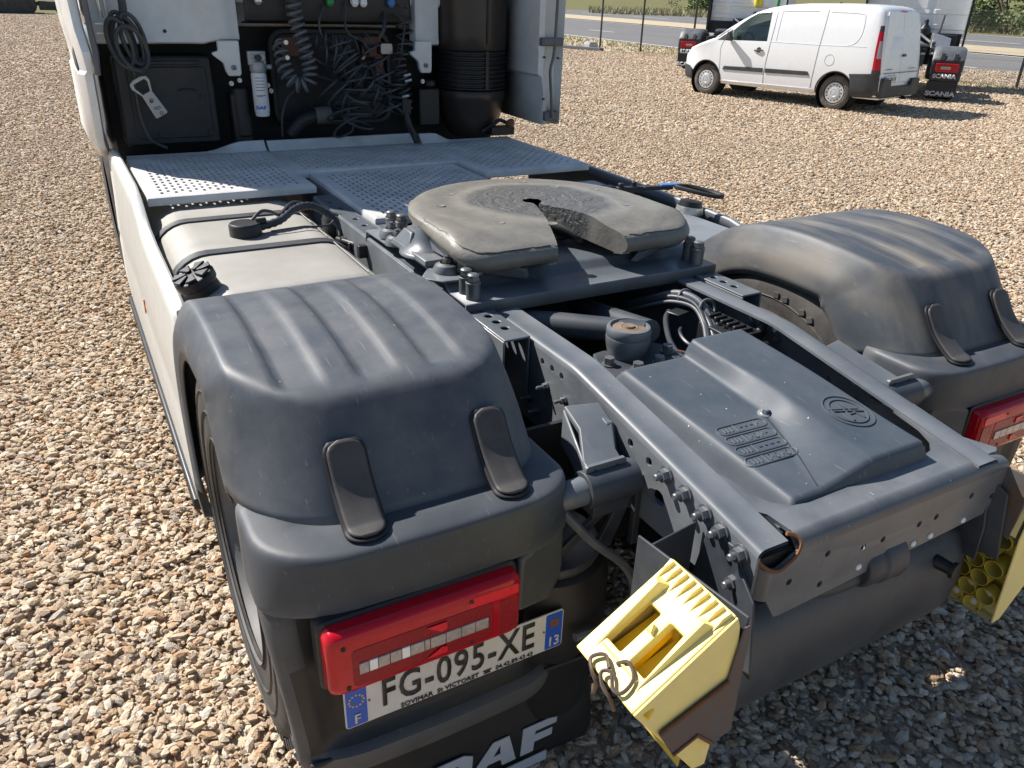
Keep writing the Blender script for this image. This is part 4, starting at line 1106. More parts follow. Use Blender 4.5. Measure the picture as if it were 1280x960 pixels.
# ---------------------------------------------------------------- left fuel tank with straps and cap
def tank(x0, x1, y0, y1, z0, z1, R, mat, name='fuel_tank'):
    sec = []
    for cx, cz, a in ((x1-R, z1-R, 0), (x0+R, z1-R, 90), (x0+R, z0+R, 180), (x1-R, z0+R, 270)):
        for k in range(9):
            t = math.radians(a+90*k/8); sec.append((cx+R*math.cos(t), cz+R*math.sin(t)))
    mxx, mzz = (x0+x1)/2, (z0+z1)/2
    def ring(y, ins): return [(mxx+(x-mxx)*(1-ins/((x1-x0)/2)), y, mzz+(z-mzz)*(1-ins/((z1-z0)/2))) for x, z in sec]
    b = MB(); L = [(y0, .06), (y0-.008, .035), (y0-.006, .012), (y0+.004, .002), (y0+.02, 0), (y0+.035, -.003), (y0+.05, 0), (y1-.03, 0), (y1, .02)]
    V = b.grid([ring(y, i) for y, i in L], wrap=True); b.face(V[0][::-1]); b.face(V[-1])
    return b.build(name, mat, truck, smooth=40), sec
tk, sec = tank(-1.205, -.50, .67, 2.45, .40, .985, .15, 'tank_metal')
def tank_strap(y, w, secs, parent, mat='strap_grey', lift=.007):
    x0 = min(p[0] for p in secs); x1 = max(p[0] for p in secs); z0 = min(p[1] for p in secs); z1 = max(p[1] for p in secs); mx, mz = (x0+x1)/2, (z0+z1)/2
    k = lambda p, e: (mx+(p[0]-mx)*(1+e/((x1-x0)/2)), mz+(p[1]-mz)*(1+e/((z1-z0)/2)))
    b = MB(); b.grid([[(k(p, lift)[0], y+dy, k(p, lift*e)[1]) for p in secs] for dy, e in ((-w/2, .2), (-w/2+.003, 1), (-w*.25, .8), (w*.25, .8), (w/2-.003, 1), (w/2, .2))], wrap=True)
    return b.build('tank_strap', mat, parent, smooth=40)
tank_strap(1.62, .060, sec, tk); tank_strap(1.14, .060, sec, tk)
b = MB(); b.tube([(-.60, y, .9882) for y in (.70, 1.10)], .0022, 5); b.tube([(-.60, y, .9882) for y in (1.18, 1.58)], .0022, 5); b.build('weld_seam', 'tank_metal', tk)
# filler neck and ribbed cap
b = MB(); nc = Vector((-1.105, .80, .90)); ax = Vector((-.42, -.05, 1)).normalized()
b.lathe(nc, ax, [(.066, -.05), (.063, .045), (.061, .070), (.059, .09), (.056, .105)], 30); b.lathe(nc, ax, [(.064, .046), (.066, .05), (.064, .054)], 30)
neck = b.build('filler_neck', 'black_plastic', tk, smooth=40)
b = MB(); b.lathe(nc, ax, [(.060, .100), (.066, .104), (.067, .128), (.063, .134), (.025, .137), (.0, .137)], 36)
x, y, d = frame_along(ax)
for k in range(7):
    t = 2*PI*k/7; u = x*math.cos(t)+y*math.sin(t); v = d.cross(u); c = nc+d*.137
    b.hexa([c+u*.018-v*.006, c+u*.062-v*.019, c+u*.062+v*.019, c+u*.018+v*.006, c+u*.018-v*.006+d*.009, c+u*.064-v*.019+d*.009, c+u*.064+v*.019+d*.009, c+u*.018+v*.006+d*.009])
b.build('fuel_cap', 'black_plastic', neck, smooth=30, bevel=.003)
# level sender puck and corrugated cable on the tank top
b = MB(); b.lathe((-.88, 1.335, .984), (0, 0, 1), [(.0, .05), (.055, .05), (.060, .046), (.062, .040), (.062, .0)], 28); b.cyl((-.84, 1.33, 1.035), (-.80, 1.335, 1.035), .012, n=10)
sender = b.build('level_sender', 'black_plastic', tk)
b = MB(); b.tube(catmull([(-.83, 1.335, 1.01), (-.74, 1.365, 1.02), (-.66, 1.42, 1.048), (-.58, 1.45, 1.045), (-.51, 1.42, 1.00), (-.47, 1.36, .93)], 8), [.0145 if i % 2 else .0175 for i in range(41)], 10); b.build('sender_cable', 'hose_black', sender)
b = MB(); b.tube(catmull([(-.85, 1.36, 1.03), (-.80, 1.40, 1.055), (-.76, 1.40, 1.05), (-.73, 1.385, 1.04), (-.66, 1.44, 1.07), (-.56, 1.48, 1.03), (-.46, 1.40, 1.0)], 6), .007, 7); b.tube(catmull([(-.79, 1.30, .998), (-.68, 1.31, 1.0), (-.56, 1.33, .99), (-.52, 1.36, 1.0)], 6), .004, 6); b.build('sender_cable', 'hose_black', sender)
# fittings between tank and rail
b = MB(); b.lathe((-.475, 1.50, .88), (0, 0, 1), [(.0, .11), (.045, .11), (.055, .09), (.055, .0)], 18); b.box((-.47, 1.30, .90), (.06, .14, .07)); b.tube([(-.52, 1.33, .93), (-.43, 1.10, .93)], .012, 8); b.tube(catmull([(-.5, 1.7, .98), (-.45, 1.62, 1.0), (-.43, 1.5, .96), (-.46, 1.38, .90)], 6), .011, 8); b.cyl((-.45, 1.02, .93), (-.40, 1.02, .93), .022, n=14); b.box((-.47, 1.06, .95), (.10, .03, .05))
b.build('pipe_fitting', 'black_plastic', truck, bevel=.004)
# bracket at the mudguard's front outer corner
b = MB(); b.box((-1.215, .55, .955), (.05, .10, .06)); b.box((-1.19, .545, .99), (.10, .05, .012)); b.cyl((-1.20, .545, .995), (-1.20, .545, 1.01), .010, n=6); b.cyl((-1.165, .545, .995), (-1.165, .545, 1.01), .010, n=6); b.build('corner_bracket', 'black_plastic', truck, bevel=.004)

# ---------------------------------------------------------------- left white side skirt
def skirt(s, pts, zb, name='side_skirt_panel', mat='skirt_white'):
    """pts: (y, ztop) along the panel; outward bulge with a folded-in top flange"""
    b = MB(); rows = []
    for y, zt in pts:
        rows.append([(s*1.195, y, zt-.05), (s*1.198, y, zt-.006), (s*1.206, y, zt), (s*1.228, y, zt-.002), (s*1.240, y, zt-.012), (s*1.247, y, zt-.05), (s*1.256, y, lerp(zt, zb, .3)), (s*1.266, y, lerp(zt, zb, .5)), (s*1.262, y, lerp(zt, zb, .53)), (s*1.268, y, lerp(zt, zb, .57)), (s*1.272, y, lerp(zt, zb, .8)), (s*1.262, y, zb), (s*1.23, y, zb-.01)])
    b.grid(rows); return b.build(name, mat, truck, smooth=40, solid=.004)
SK = [(2.95, 1.07), (2.70, 1.075), (2.3, 1.08), (1.95, 1.085), (1.80, 1.06), (1.70, 1.02), (1.60, .985), (1.40, .965), (1.0, .955), (.78, .95), (.72, .93), (.66, .86), (.62, .70)]
sk = skirt(-1, SK, .22)
b = MB(); b.box((-1.268, 1.72, .62), (.004, .02, .05)); b.box((-1.268, 1.75, .585), (.004, .03, .02)); b.build('orange_marking', 'ink_orange', sk)
b = MB(); b.box((-1.255, 1.9, .19), (.05, 2.3, .05)); b.build('skirt_trim', 'black_plastic', sk, bevel=.01)
skirt(1, [(2.8, .99), (2.3, .99), (1.9, .985), (1.2, .975), (.85, .96), (.70, .93), (.64, .80)], .25, mat='tank_grey')
# right-hand tank, filler with blue-tagged rubber latch
tr, sec2 = tank(.52, 1.19, .56, 1.80, .40, .965, .15, 'tank_grey', 'side_tank')
tank_strap(1.05, .055, sec2, tr, 'black_plastic'); tank_strap(1.6, .055, sec2, tr, 'black_plastic')
b = MB(); b.lathe((1.10, 1.02, .93), (.1, 0, 1), [(.062, 0), (.056, .06), (.052, .085), (.0, .09)], 22); fl = b.build('filler_neck', 'black_plastic', tr)
b = MB(); b.lathe((1.10, 1.02, .955), (.1, 0, 1), [(.064, 0), (.066, .005), (.062, .035), (.06, .036)], 22); b.build('bright_band', 'bright_steel', fl)
b = MB(); lp = catmull([(1.09, 1.12, 1.062), (1.16, 1.10, 1.06), (1.215, 1.02, 1.05), (1.225, .95, 1.045), (1.205, .935, 1.043), (1.17, .97, 1.046), (1.12, 1.04, 1.055)], 7, closed=True); b.tube(lp, .011, 8, closed=True); b.build('rubber_loop', 'black_rubber', fl)
b = MB(); b.box((1.01, 1.16, 1.055), (.15, .035, .018), Matrix.Rotation(math.radians(-14), 3, 'Z')); b.box((.88, 1.20, 1.05), (.14, .04, .025), Matrix.Rotation(math.radians(-14), 3, 'Z')); b.cyl((.90, 1.20, 1.06), (.90, 1.20, 1.085), .012, n=10); b.cyl((.83, 1.21, 1.06), (.83, 1.21, 1.08), .014, n=10); b.build('latch_arm', 'black_rubber', fl, bevel=.004)
b = MB(); b.box((1.075, 1.145, 1.067), (.11, .036, .010), Matrix.Rotation(math.radians(-14), 3, 'Z')); b.build('blue_tag', 'hook_blue', fl, bevel=.003)

# ---------------------------------------------------------------- under-run board, chock holders behind the frame
b = MB(); rows = []
for x in [lerp(-.44, .405, i/12) for i in range(13)]:
    rows.append([(x, y, z) for y, z in ((-.80, .70), (-.88, .685), (-.935, .655), (-.96, .60), (-.965, .52), (-.955, .44), (-.93, .375), (-.90, .345))])
b.grid(rows); ub = b.build('underrun_board', 'rear_plastic', truck, solid=.006, smooth=60)
b = MB(); b.cyl((.29, -.95, .61), (.30, -.99, .607), .018, .016, n=14); b.cyl((.30, -.99, .607), (.302, -1.0, .607), .022, n=14); b.build('tow_pin', 'black_plastic', truck)
b = MB(); b.tube(catmull([(-.25, -.90, .70), (-.12, -.93, .675), (.0, -.94, .685), (.06, -.93, .71)], 6), .028, 12); b.tube([(.03, -.92, .705), (.08, -.95, .70), (.10, -.97, .66)], .016, 8); b.build('exhaust_pipe', 'dark_frame', truck)
b = MB(); b.lathe((-.03, -.93, .705), (1, 0, 0), [(.0, 0), (.055, 0), (.06, .01), (.06, .05), (.065, .055), (.065, .12), (.06, .13), (.0, .13)], 22); b.box((.035, -.90, .70), (.012, .10, .12)); b.box((.125, -.90, .70), (.012, .10, .12)); b.build('coupling_horn', 'dark_frame', truck, bevel=.003)
b = MB(); b.box((-.15, -.945, .705), (.06, .02, .022)); b.build('red_cap', 'red_lens_dull', truck, bevel=.004)
def chock_holder(s, mat):
    b = MB()
    # bent sheet: flange on the rail, web rearwards, outer lip
    b.poly([(-.83, .865), (-.905, .868), (-.965, .80), (-.985, .70), (-.99, .60), (-.86, .60), (-.80, .70)], [], lambda u, v, w: (s*(.402+w), u, v), .006)
    b.poly([(.405, .86), (.52, .84), (.545, .79), (.56, .64), (.405, .62)] if s > 0 else [(-.405, .86), (-.52, .84), (-.545, .79), (-.56, .64), (-.405, .62)], [circle2(s*.53, .765, .007, 10)], lambda u, v, w: (u, -.80-w, v), .006)
    b.hexa([(s*.403, -.93, .62), (s*.409, -.93, .62), (s*.425, -1.03, .62), (s*.419, -1.03, .62), (s*.403, -.93, .84), (s*.409, -.93, .84), (s*.425, -1.00, .80), (s*.419, -1.00, .80)])
    return b.build('chock_holder', mat, truck, bevel=.003)
hold_l = chock_holder(-1, 'dark_frame'); hold_r = chock_holder(1, 'dark_frame')

# ---------------------------------------------------------------- yellow wheel chocks (held in the holders, so things of their own)
CA, CB, CT = Vector((-.589, 0, .924)), Vector((-.794, 0, .797)), Vector((-.630, 0, .568))
CW = .17; CY = -1.10
def make_chock():
    root = empty('wheel_chock', 'pale yellow plastic wheel chock with wire clip in the holder beside the number plate', 'wheel chock', (0, 0, 0), 0, 'wheel chocks stowed behind the frame')
    A, B_, T_ = CA, CB, CT
    eu = (B_-A).normalized(); L = (B_-A).length; n = Vector((eu.z, 0, -eu.x));  n = n if n.z > 0 else -n
    def P(u, v, d): return A+eu*u+Vector((0, CY+v, 0))+n*d
    # body: sides follow the wedge outline, open towards the base
    out2 = [(A.x, A.z), (B_.x, B_.z), (T_.x, T_.z), (T_.x+.03, T_.z-.003), (-.573, .845), (-.580, .90)]
    b = MB()
    for yv in (CY, CY+CW-.006):
        b.poly(out2, [], lambda u, v, w: (u, yv-w, v), -.006)
    # curved wheel side
    cv = [(A.x, A.z), (-.580, .90), (-.574, .86), (-.573, .845)]
    b.grid([[(x, y, z) for y in (CY+.0061, CY+CW-.0061)] for x, z in cv])
    b.build('chock_shell', 'chock_yellow', root, smooth=0, bevel=.004, recalc=True)
    # heel face with two openings
    b = MB()
    h1 = rrect(.088, .030, .188, .074, .004, 2); h2 = rrect(.088, .100, .188, .142, .004, 2)
    b.poly([(0, 0), (L, 0), (L, CW), (0, CW)], [h1, h2], lambda u, v, w: P(u, v, .001+w), .022)
    heel = b.build('heel_face', 'chock_yellow', root, bevel=.0025)
    b = MB()
    for v0, v1 in ((.028, .076), (.098, .144)):
        b.hexa([P(.084, v0, -.075), P(.192, v0, -.075), P(.192, v1, -.075), P(.084, v1, -.075), P(.084, v0, -.055), P(.192, v0, -.035), P(.192, v1, -.035), P(.084, v1, -.055)])
    b.build('pocket', 'chock_yellow_deep', heel)
    # ribs along the upper edge, each a child of its own
    src = None
    for k in range(9):
        if src is None:
            r = MB(); h = .010
            r.hexa([P(.004, 0, .0012), P(.052, .0045, .0012), P(.052, .0055, .0012), P(.004, .010, .0012), P(.004, .0005, h), P(.022, .003, h), P(.022, .007, h), P(.004, .0095, h)])
            src = r.build('rib', 'chock_yellow', heel, smooth=0); src.location = (0, .004, 0)
        else: inst(src, loc=(0, .004+k*.0190, 0))
    # raised tapering guides at both sides and the middle rib
    g = MB()
    for v0, v1, sgn in ((.018, .036, 1), (.150, .130, -1)):
        g.hexa([P(.040, v0-.006*sgn, .0012), P(.215, v0+.006*sgn, .0012), P(.215, v0+.009*sgn, .0012), P(.040, v1, .0012), P(.050, v0, .022), P(.20, v0+.006*sgn, .004), P(.20, v0+.008*sgn, .004), P(.055, v0+.012*sgn, .022)])
    g.build('guide', 'chock_yellow', heel, smooth=0, bevel=.002)
    g = MB(); g.hexa([P(.110, .086, .001), P(.128, .078, .001), P(.128, .096, .001), P(.112, .092, .001), P(.112, .087, .014), P(.126, .081, .010), P(.126, .093, .010), P(.114, .091, .014)]); g.build('middle_rib', 'chock_yellow', heel, smooth=0)
    g = MB(); g.box(P(.20, .085, .004), (.004, .10, .003)); g.build('grip', 'chock_yellow', heel)
    # hollow side: rows of tubes with round pins
    b = MB(); b.grid([[Vector((B_.x, CY+v, B_.z)) for v in (.0061, CW-.0061)], [Vector((T_.x, CY+v, T_.z)) for v in (.0061, CW-.0061)], [Vector((T_.x+.03, CY+v, T_.z-.003)) for v in (.0061, CW-.0061)]]); b.build('plain_side', 'chock_yellow', root, smooth=0)
    A2, T2 = Vector((-.573, 0, .845)), Vector((-.602, 0, .567))
    bu = (T2-A2).normalized(); bl = (T2-A2).length; bn = Vector((-bu.z, 0, bu.x)); bn = bn if bn.x > 0 else -bn
    def Q(u, v, d): return A2+bu*u+Vector((0, CY+v, 0))+bn*d
    fl = MB(); fl.grid([[Q(u, v, -.055) for v in (.007, CW-.007)] for u in (-.02, bl-.004)]); fl.build('base_floor', 'chock_olive', root, smooth=0)
    t0 = None
    for i in range(6):
        for j in range(4 if i % 2 else 3):
            u = .028+i*.0475; v = (.032 if i % 2 == 0 else .0085)+j*.0505
            if u > bl-.012: continue
            c0 = Q(u, max(.031, min(CW-.031, v)) if i % 2 == 0 else v, 0)
            if v < .02 or v > CW-.02: continue
            if t0 is None:
                t = MB(); t.lathe((0, 0, 0), bn, [(.0, -.050), (.0215, -.050), (.0225, .0), (.0243, .0), (.0238, -.054)], 22)
                t0 = t.build('base_tube', 'chock_olive', root, smooth=40); t0.location = c0
                p = MB(); p.lathe((0, 0, 0), bn, [(.010, -.0495), (.009, -.034), (.005, -.030), (.0, -.030)], 14); pin = p.build('base_pin', 'plate_white', t0, smooth=40)
            else:
                q = inst(t0, loc=c0); pq = inst(pin, parent=q)
                if u > bl-.10: q.rotation_mode = 'XYZ'; q.scale = (.30 if u > bl-.05 else .62, 1, 1)
    # bent wire clip over the lower corner
    w = MB()
    e = [P(L-.035, .085, .004), P(L-.052, .070, .006), P(L-.040, .040, .008), P(L-.010, .034, .010), P(L-.002, .050, .012), P(L-.018, .075, .012), P(L-.006, .088, .014), P(L+.008, .070, .010), P(L+.012, .050, .0), P(L+.020, .045, -.030)]
    w.tube(catmull(e, 5), .0036, 7)
    e2 = [P(L-.020, .082, .014), P(L-.030, .110, .010), P(L-.008, .125, .010), P(L+.006, .105, .008), P(L+.014, .090, -.004), P(L+.030, .095, -.030), P(L+.020, .115, -.042)]
    w.tube(catmull(e2, 5), .0036, 7)
    w.build('wire_clip', 'wire_bronze', root)
    for v, nm in ((.006, 'rusty_peg'),):
        g = MB(); g.cyl(P(L-.030, .002, -.024), P(L-.012, -.004, -.024), .010, n=10); g.build(nm, 'chock_yellow_deep', root)
    return root
chock = make_chock()
ch2 = copy_tree(chock)
ch2.location = (-.14, .05, -.15); ch2.scale = (-1, 1, 1)
ch2['label'] = 'yellow wheel chock at the right end of the frame, its hollow tube-filled side showing'
# worn steel band across the left chock (part of its holder) and the tray on the right
b = MB()
b.poly([(-.560, .90), (-.576, .90), (-.591, .782), (-.737, .729), (-.698, .657), (-.645, .678), (-.60, .63), (-.555, .64)], [], lambda u, v, w: (u, CY-.013-w, v), .005)
b.build('rusty_band', 'worn_rusty_steel', hold_l, bevel=.002)
b = MB(); b.tube([(-.59, CY-.014, .782), (-.737, CY-.014, .729)], .004, 6); b.tube([(-.698, CY-.014, .657), (-.645, CY-.014, .678), (-.60, CY-.014, .63)], .004, 6); b.build('rust_edge', 'rust', hold_l)
b = MB(); b.hexa([(-.566, CY-.006, .66), (-.560, CY-.006, .66), (-.560, -.80, .62), (-.566, -.80, .62), (-.566, CY-.006, .915), (-.560, CY-.006, .915), (-.560, -.80, .88), (-.566, -.80, .88)]); b.build('side_plate', 'dark_frame', hold_l, bevel=.002)
b = MB()
b.hexa([(.425, -.86, .71), (.431, -.86, .71), (.437, -1.03, .68), (.431, -1.03, .68), (.425, -.86, .86), (.431, -.86, .86), (.447, -1.035, .86), (.441, -1.035, .86)])
b.hexa([(.441, -1.045, .68), (.53, -1.075, .60), (.53, -1.068, .60), (.441, -1.038, .68), (.445, -1.045, .86), (.50, -1.075, .80), (.50, -1.068, .80), (.445, -1.038, .86)])
b.build('side_plate', 'worn_rusty_steel', hold_r, bevel=.002)

# ---------------------------------------------------------------- cab rear wall and everything hanging behind it
b = MB()
def wallpanel(b, xs, z0f, z1, y0, ribs=()):
    """pressed sheet: xs list of (x, dy) with a turned-in lower edge z0f(x)"""
    rows = []
    zz = [-.0, .012, .035, .30, .8, 1.4]
    for x, dy in xs:
        z0 = z0f(x)
        rows.append([(x, y0+dy+.05, z0-.004), (x, y0+dy+.012, z0-.004), (x, y0+dy-.004, z0+.004), (x, y0+dy-.006, z0+.022), (x, y0+dy, z0+.045), (x, y0+dy, lerp(z0+.045, z1, .3)), (x, y0+dy, z1)])
    b.grid(rows)
wallpanel(b, [(-1.215, 0), (-1.15, 0), (-.93, .0), (-.91, .012), (-.80, .012), (-.76, .012), (-.72, .0), (-.69, -.012), (-.66, -.018), (-.60, -.018), (-.56, -.012), (-.54, .0), (-.515, .0), (-.505, .0), (-.503, .06)], lambda x: 1.583 if x < -.70 else lerp(1.583, 1.60, sstep(-.70, -.62, x)), 3.14, 2.93)
o = b.build('cab_rear_panel', 'white_dirty', truck, smooth=40)
c = MB(); c.lathe((-.872, 2.941, 1.640), (0, -1, 0), [(.009, 0), (.009, .003), (.0, .003)], 12); c.build('drain_hole', 'deep_black', o)
b = MB(); wallpanel(b, [(.50, .06), (.502, .02), (.515, .0), (.545, -.004), (.57, 0), (.60, .012), (.64, .018), (.67, .018), (.69, .09)], lambda x: 1.575, 3.14, 2.93); b.build('cab_rear_panel', 'white_dirty', truck, smooth=40)
b = MB(); b.box((0, 4.05, 2.42), (2.44, 2.0, 1.52)); b.build('cab_shell', 'white_dirty', truck, bevel=.06, seg=3)
b = MB(); b.box((0, 3.0, 2.45), (2.40, .10, 1.34)); b.build('cab_back_wall', 'white_dirty', truck, bevel=.02)
# white cab-mount brackets
def cab_bracket(x, s):
    q = MB()
    q.poly([(x-.055, 1.60), (x+.055, 1.60), (x+.052, 1.44), (x+.045, 1.425), (x-.015, 1.425), (x-.028, 1.45), (x-.035, 1.49), (x-.085, 1.53), (x-.088, 1.542), (x-.055, 1.55)], [circle2(x+.014, 1.468, .010, 12)], lambda u, v, w: (u, 2.86-w, v), .035)
    o = q.build('cab_mount', 'white_dirty', truck, bevel=.006)
    g = MB(); g.lathe((x+.014, 2.858, 1.468), (0, -1, 0), [(.012, 0), (.012, .006), (.005, .008), (.005, .002), (0, .002)], 14); g.build('mount_bolt', 'bolt_steel', o)
cab_bracket(-.578, 1); cab_bracket(.535, -1)
# dark shelf of air and light connectors
b = MB(); b.grid([[(x, y, z) for y, z in ((2.98, 1.68), (2.90, 1.685), (2.875, 1.70), (2.865, 1.74), (2.87, 2.0), (2.98, 2.05))] for x in (-.475, -.45, -.44, .42, .44, .46)]); b.face
shelf = b.build('connector_panel', 'black_plastic', truck, smooth=40, solid=.01)
for x, m_ in ((-.02, 'green_plastic'), (.12, 'filter_white'), (.17, 'filter_white'), (.335, 'hook_blue'), (-.405, 'bright_steel')):
    g = MB(); g.cyl((x, 2.86, 1.805), (x, 2.83, 1.79), .022, .020, 12); g.box((x, 2.84, 1.80), (.035, .03, .03)); g.build('coupling', m_, shelf, bevel=.004)
# engine bay seen below the cab: black bulkhead, ribs and a rounded cover
b = MB(); b.box((0, 3.25, 1.2), (2.36, .06, 1.2)); b.box((0, 3.1, .95), (2.3, .5, .05)); b.build('engine_bulkhead', 'deep_black', truck)
b = MB(); b.poly(rrect(-.33, 1.12, .40, 1.655, .09, 6), [rrect(-.30, 1.15, .37, 1.625, .07, 6)], lambda u, v, w: (u, 3.05-w, v), .03); b.poly(rrect(-.32, 1.13, .39, 1.645, .08, 6), [], lambda u, v, w: (u, 3.08-w, v), .02)
eng = b.build('engine_cover', 'black_plastic', truck, bevel=.006)
b = MB(); b.box((-.21, 3.028, 1.56), (.10, .01, .10)); b.box((.27, 3.028, 1.56), (.12, .01, .11)); b.box((.31, 3.02, 1.45), (.05, .012, .12)); b.build('rust_patch', 'copper_rust', eng, bevel=.012)
b = MB(); b.tube(catmull([(-.28, 2.92, 1.10), (-.20, 2.90, 1.18), (-.06, 2.88, 1.21), (.12, 2.88, 1.21)], 6), .042, 14); b.build('coolant_pipe', 'black_rubber', truck)
b = MB(); b.tube([(-.14, 2.875, 1.205), (-.05, 2.868, 1.212)], .047, 14, cap=False); b.tube([(.02, 2.868, 1.212), (.05, 2.868, 1.212)], .047, 14, cap=False); b.build('hose_clamp', 'rim_steel', truck)
b = MB(); b.box((-.54, 2.98, 1.20), (.10, .12, .26)); b.cyl((-.53, 2.95, 1.10), (-.53, 2.95, 1.36), .05, n=18); b.box((.60, 2.98, 1.22), (.14, .1, .22)); b.cyl((.60, 2.94, 1.34), (.60, 2.94, 1.38), .04, n=14); b.build('cab_damper', 'black_rubber', truck, bevel=.01)
f = None
for x, z in ((-.36, 1.36), (-.345, 1.33), (-.58, 1.385), (-.535, 1.40), (.21, 1.505), (-.10, 1.51), (.30, 1.41), (.54, 1.375)):
    if f is None: f = bolt_mesh('bolt', eng, (0, 0, 0), (0, -1, 0), .010, .012, .008, 'bright_steel'); f.location = (x, 3.015, z)
    else: inst(f, loc=(x, 2.90 if abs(x) > .4 else 3.015, z))
# left black storage box with a recessed grip and buttons
b = MB(); b.poly(rrect(-1.145, 1.075, -.665, 1.52, .02), [], lambda u, v, w: (u, 2.93-w, v), .25)
lb = b.build('rear_box', 'black_plastic', truck, bevel=.012)
b = MB(); b.poly(rrect(-1.09, 1.11, -.70, 1.47, .025), [], lambda u, v, w: (u, 2.922-w, v), .008); b.box((-.86, 2.918, 1.49), (.26, .02, .018)); b.build('box_lid', 'black_plastic', lb, bevel=.004)
b = MB(); b.tube(catmull([(-.855, 2.917, 1.352), (-.83, 2.914, 1.36), (-.79, 2.914, 1.36), (-.765, 2.917, 1.352)], 4), .004, 6); b.build('grip_slot', 'deep_black', lb)
for x, z in ((-.73, 1.318), (-.965, 1.135), (-.715, 1.135)):
    g = MB(); g.lathe((x, 2.914, z), (0, -1, 0), [(.016, -.002), (.016, .004), (.011, .004), (.011, .001), (.0, .001)], 16); g.build('box_button', 'black_rubber', lb)
# fuel filter with printed label
fx, fy = -.437, 2.87
b = MB(); b.lathe((fx, fy, 1.215), (0, 0, 1), [(.0, 0), (.034, 0), (.038, .006), (.038, .022), (.041, .026), (.041, .215), (.038, .225), (.0, .225)], 28); ff = b.build('fuel_filter', 'filter_white', truck, smooth=40)
b = MB(); b.lathe((fx, fy, 1.44), (0, 0, 1), [(.038, 0), (.044, .012), (.044, .045), (.036, .06), (.0, .06)], 22); b.box((fx-.004, fy-.01, 1.515), (.095, .03, .07)); b.cyl((fx+.045, fy, 1.47), (fx+.075, fy-.01, 1.47), .014, n=10); b.cyl((fx+.02, fy-.02, 1.52), (fx+.02, fy-.04, 1.52), .020, n=14); b.cyl((fx-.026, fy-.02, 1.525), (fx-.026, fy-.03, 1.525), .012, n=10); b.build('filter_head', 'cast_metal', ff, bevel=.006)
b = MB(); b.cyl((fx+.0, fy-.03, 1.518), (fx, fy-.045, 1.518), .017, n=12); b.build('filter_plug', 'black_plastic', ff)
text_bm('DAF', .023, lambda u, v, w: (fx+.041*math.sin((u-.014)/.041), fy-.0428*math.cos((u-.014)/.041)-w, 1.262+v), .0, ff, 'filter_print', 'plate_blue', 1.35, .0012)
b = MB()
rr = random.Random(5)
for k in range(7):
    z = 1.415-.016*k
    if k == 5: z -= .01
    a0, a1 = -.75, rr.uniform(.1, .55)
    b.grid([[(fx+.0415*math.sin(t), fy-.0415*math.cos(t), z+d) for t in [lerp(a0, a1, i/8) for i in range(9)]] for d in (0, .0035)])
b.build('filter_small_print', 'hose_grey', ff, smooth=0)
# spiral air and electric lines
def coil(path, R, turns, r, mat, name='spiral_hose', seg=14, jitter=0., seed=1):
    P = catmull(path, 14); N = len(P); L = [0]
    for a, c in zip(P, P[1:]): L.append(L[-1]+(c-a).length)
    tot = L[-1]; out = []; rnd = random.Random(seed)
    x = frame_along(P[1]-P[0])[0]; n = int(turns*seg); frames = []
    for i in range(N):
        t = (P[min(N-1, i+1)]-P[max(0, i-1)]).normalized(); x = (x-t*x.dot(t)).normalized(); frames.append((x.copy(), t.cross(x)))
    k = 0; ph = 0
    jit = [1+rnd.uniform(-jitter, jitter) for _ in range(int(turns)+2)]
    for i in range(n+1):
        s = tot*i/n
        while k < N-2 and L[k+1] < s: k += 1
        f_ = (s-L[k])/max(1e-9, L[k+1]-L[k]); p = P[k].lerp(P[k+1], f_); fx_, fy_ = frames[k]
        a = 2*PI*i/seg; tt = i/seg; q = jit[int(tt)]*(1-(tt-int(tt)))+jit[int(tt)+1]*(tt-int(tt))
        rad = R*q*min(1, i/seg*1.0+.2, (n-i)/seg+.2)
        out.append(p+fx_*rad*math.cos(a)+fy_*rad*math.sin(a))
    b = MB(); b.tube(out, r, 7); return b.build(name, mat, truck)
coil([(-.235, 2.80, 1.95), (-.235, 2.80, 1.80), (-.225, 2.80, 1.70), (-.20, 2.78, 1.58), (-.18, 2.77, 1.47), (-.20, 2.75, 1.395), (-.27, 2.76, 1.39), (-.31, 2.78, 1.46), (-.315, 2.82, 1.56), (-.30, 2.86, 1.60)], .036, 25, .0085, 'hose_grey')
coil([(-.10, 2.80, 1.56), (.0, 2.78, 1.53), (.05, 2.74, 1.45), (.055, 2.72, 1.36), (.03, 2.72, 1.30), (-.02, 2.74, 1.32), (-.07, 2.77, 1.40)], .085, 11, .0065, 'hose_black', jitter=.2, seed=3)
coil([(.12, 2.80, 1.50), (.10, 2.76, 1.38), (.07, 2.73, 1.26), (.05, 2.72, 1.17), (.02, 2.73, 1.15), (.0, 2.75, 1.20), (-.01, 2.78, 1.30)], .088, 9, .0065, 'hose_black', jitter=.22, seed=4)
coil([(.16, 2.82, 1.60), (.20, 2.78, 1.48), (.23, 2.74, 1.36), (.24, 2.72, 1.25), (.26, 2.73, 1.22), (.30, 2.76, 1.28), (.33, 2.79, 1.40)], .075, 8, .0065, 'hose_black', jitter=.2, seed=5)
coil([(.37, 2.80, 1.80), (.39, 2.80, 1.70), (.39, 2.79, 1.60), (.37, 2.78, 1.52)], .045, 5, .0062, 'hose_black', seed=6)
coil([(.355, 2.80, 1.56), (.345, 2.78, 1.48), (.35, 2.77, 1.40), (.37, 2.76, 1.30), (.375, 2.76, 1.20)], .040, 11, .0065, 'hose_black', jitter=.2, seed=7)
coil([(-.14, 2.83, 1.62), (-.02, 2.82, 1.58), (.10, 2.81, 1.57), (.21, 2.81, 1.60)], .050, 8, .0062, 'hose_black', jitter=.2, seed=12)
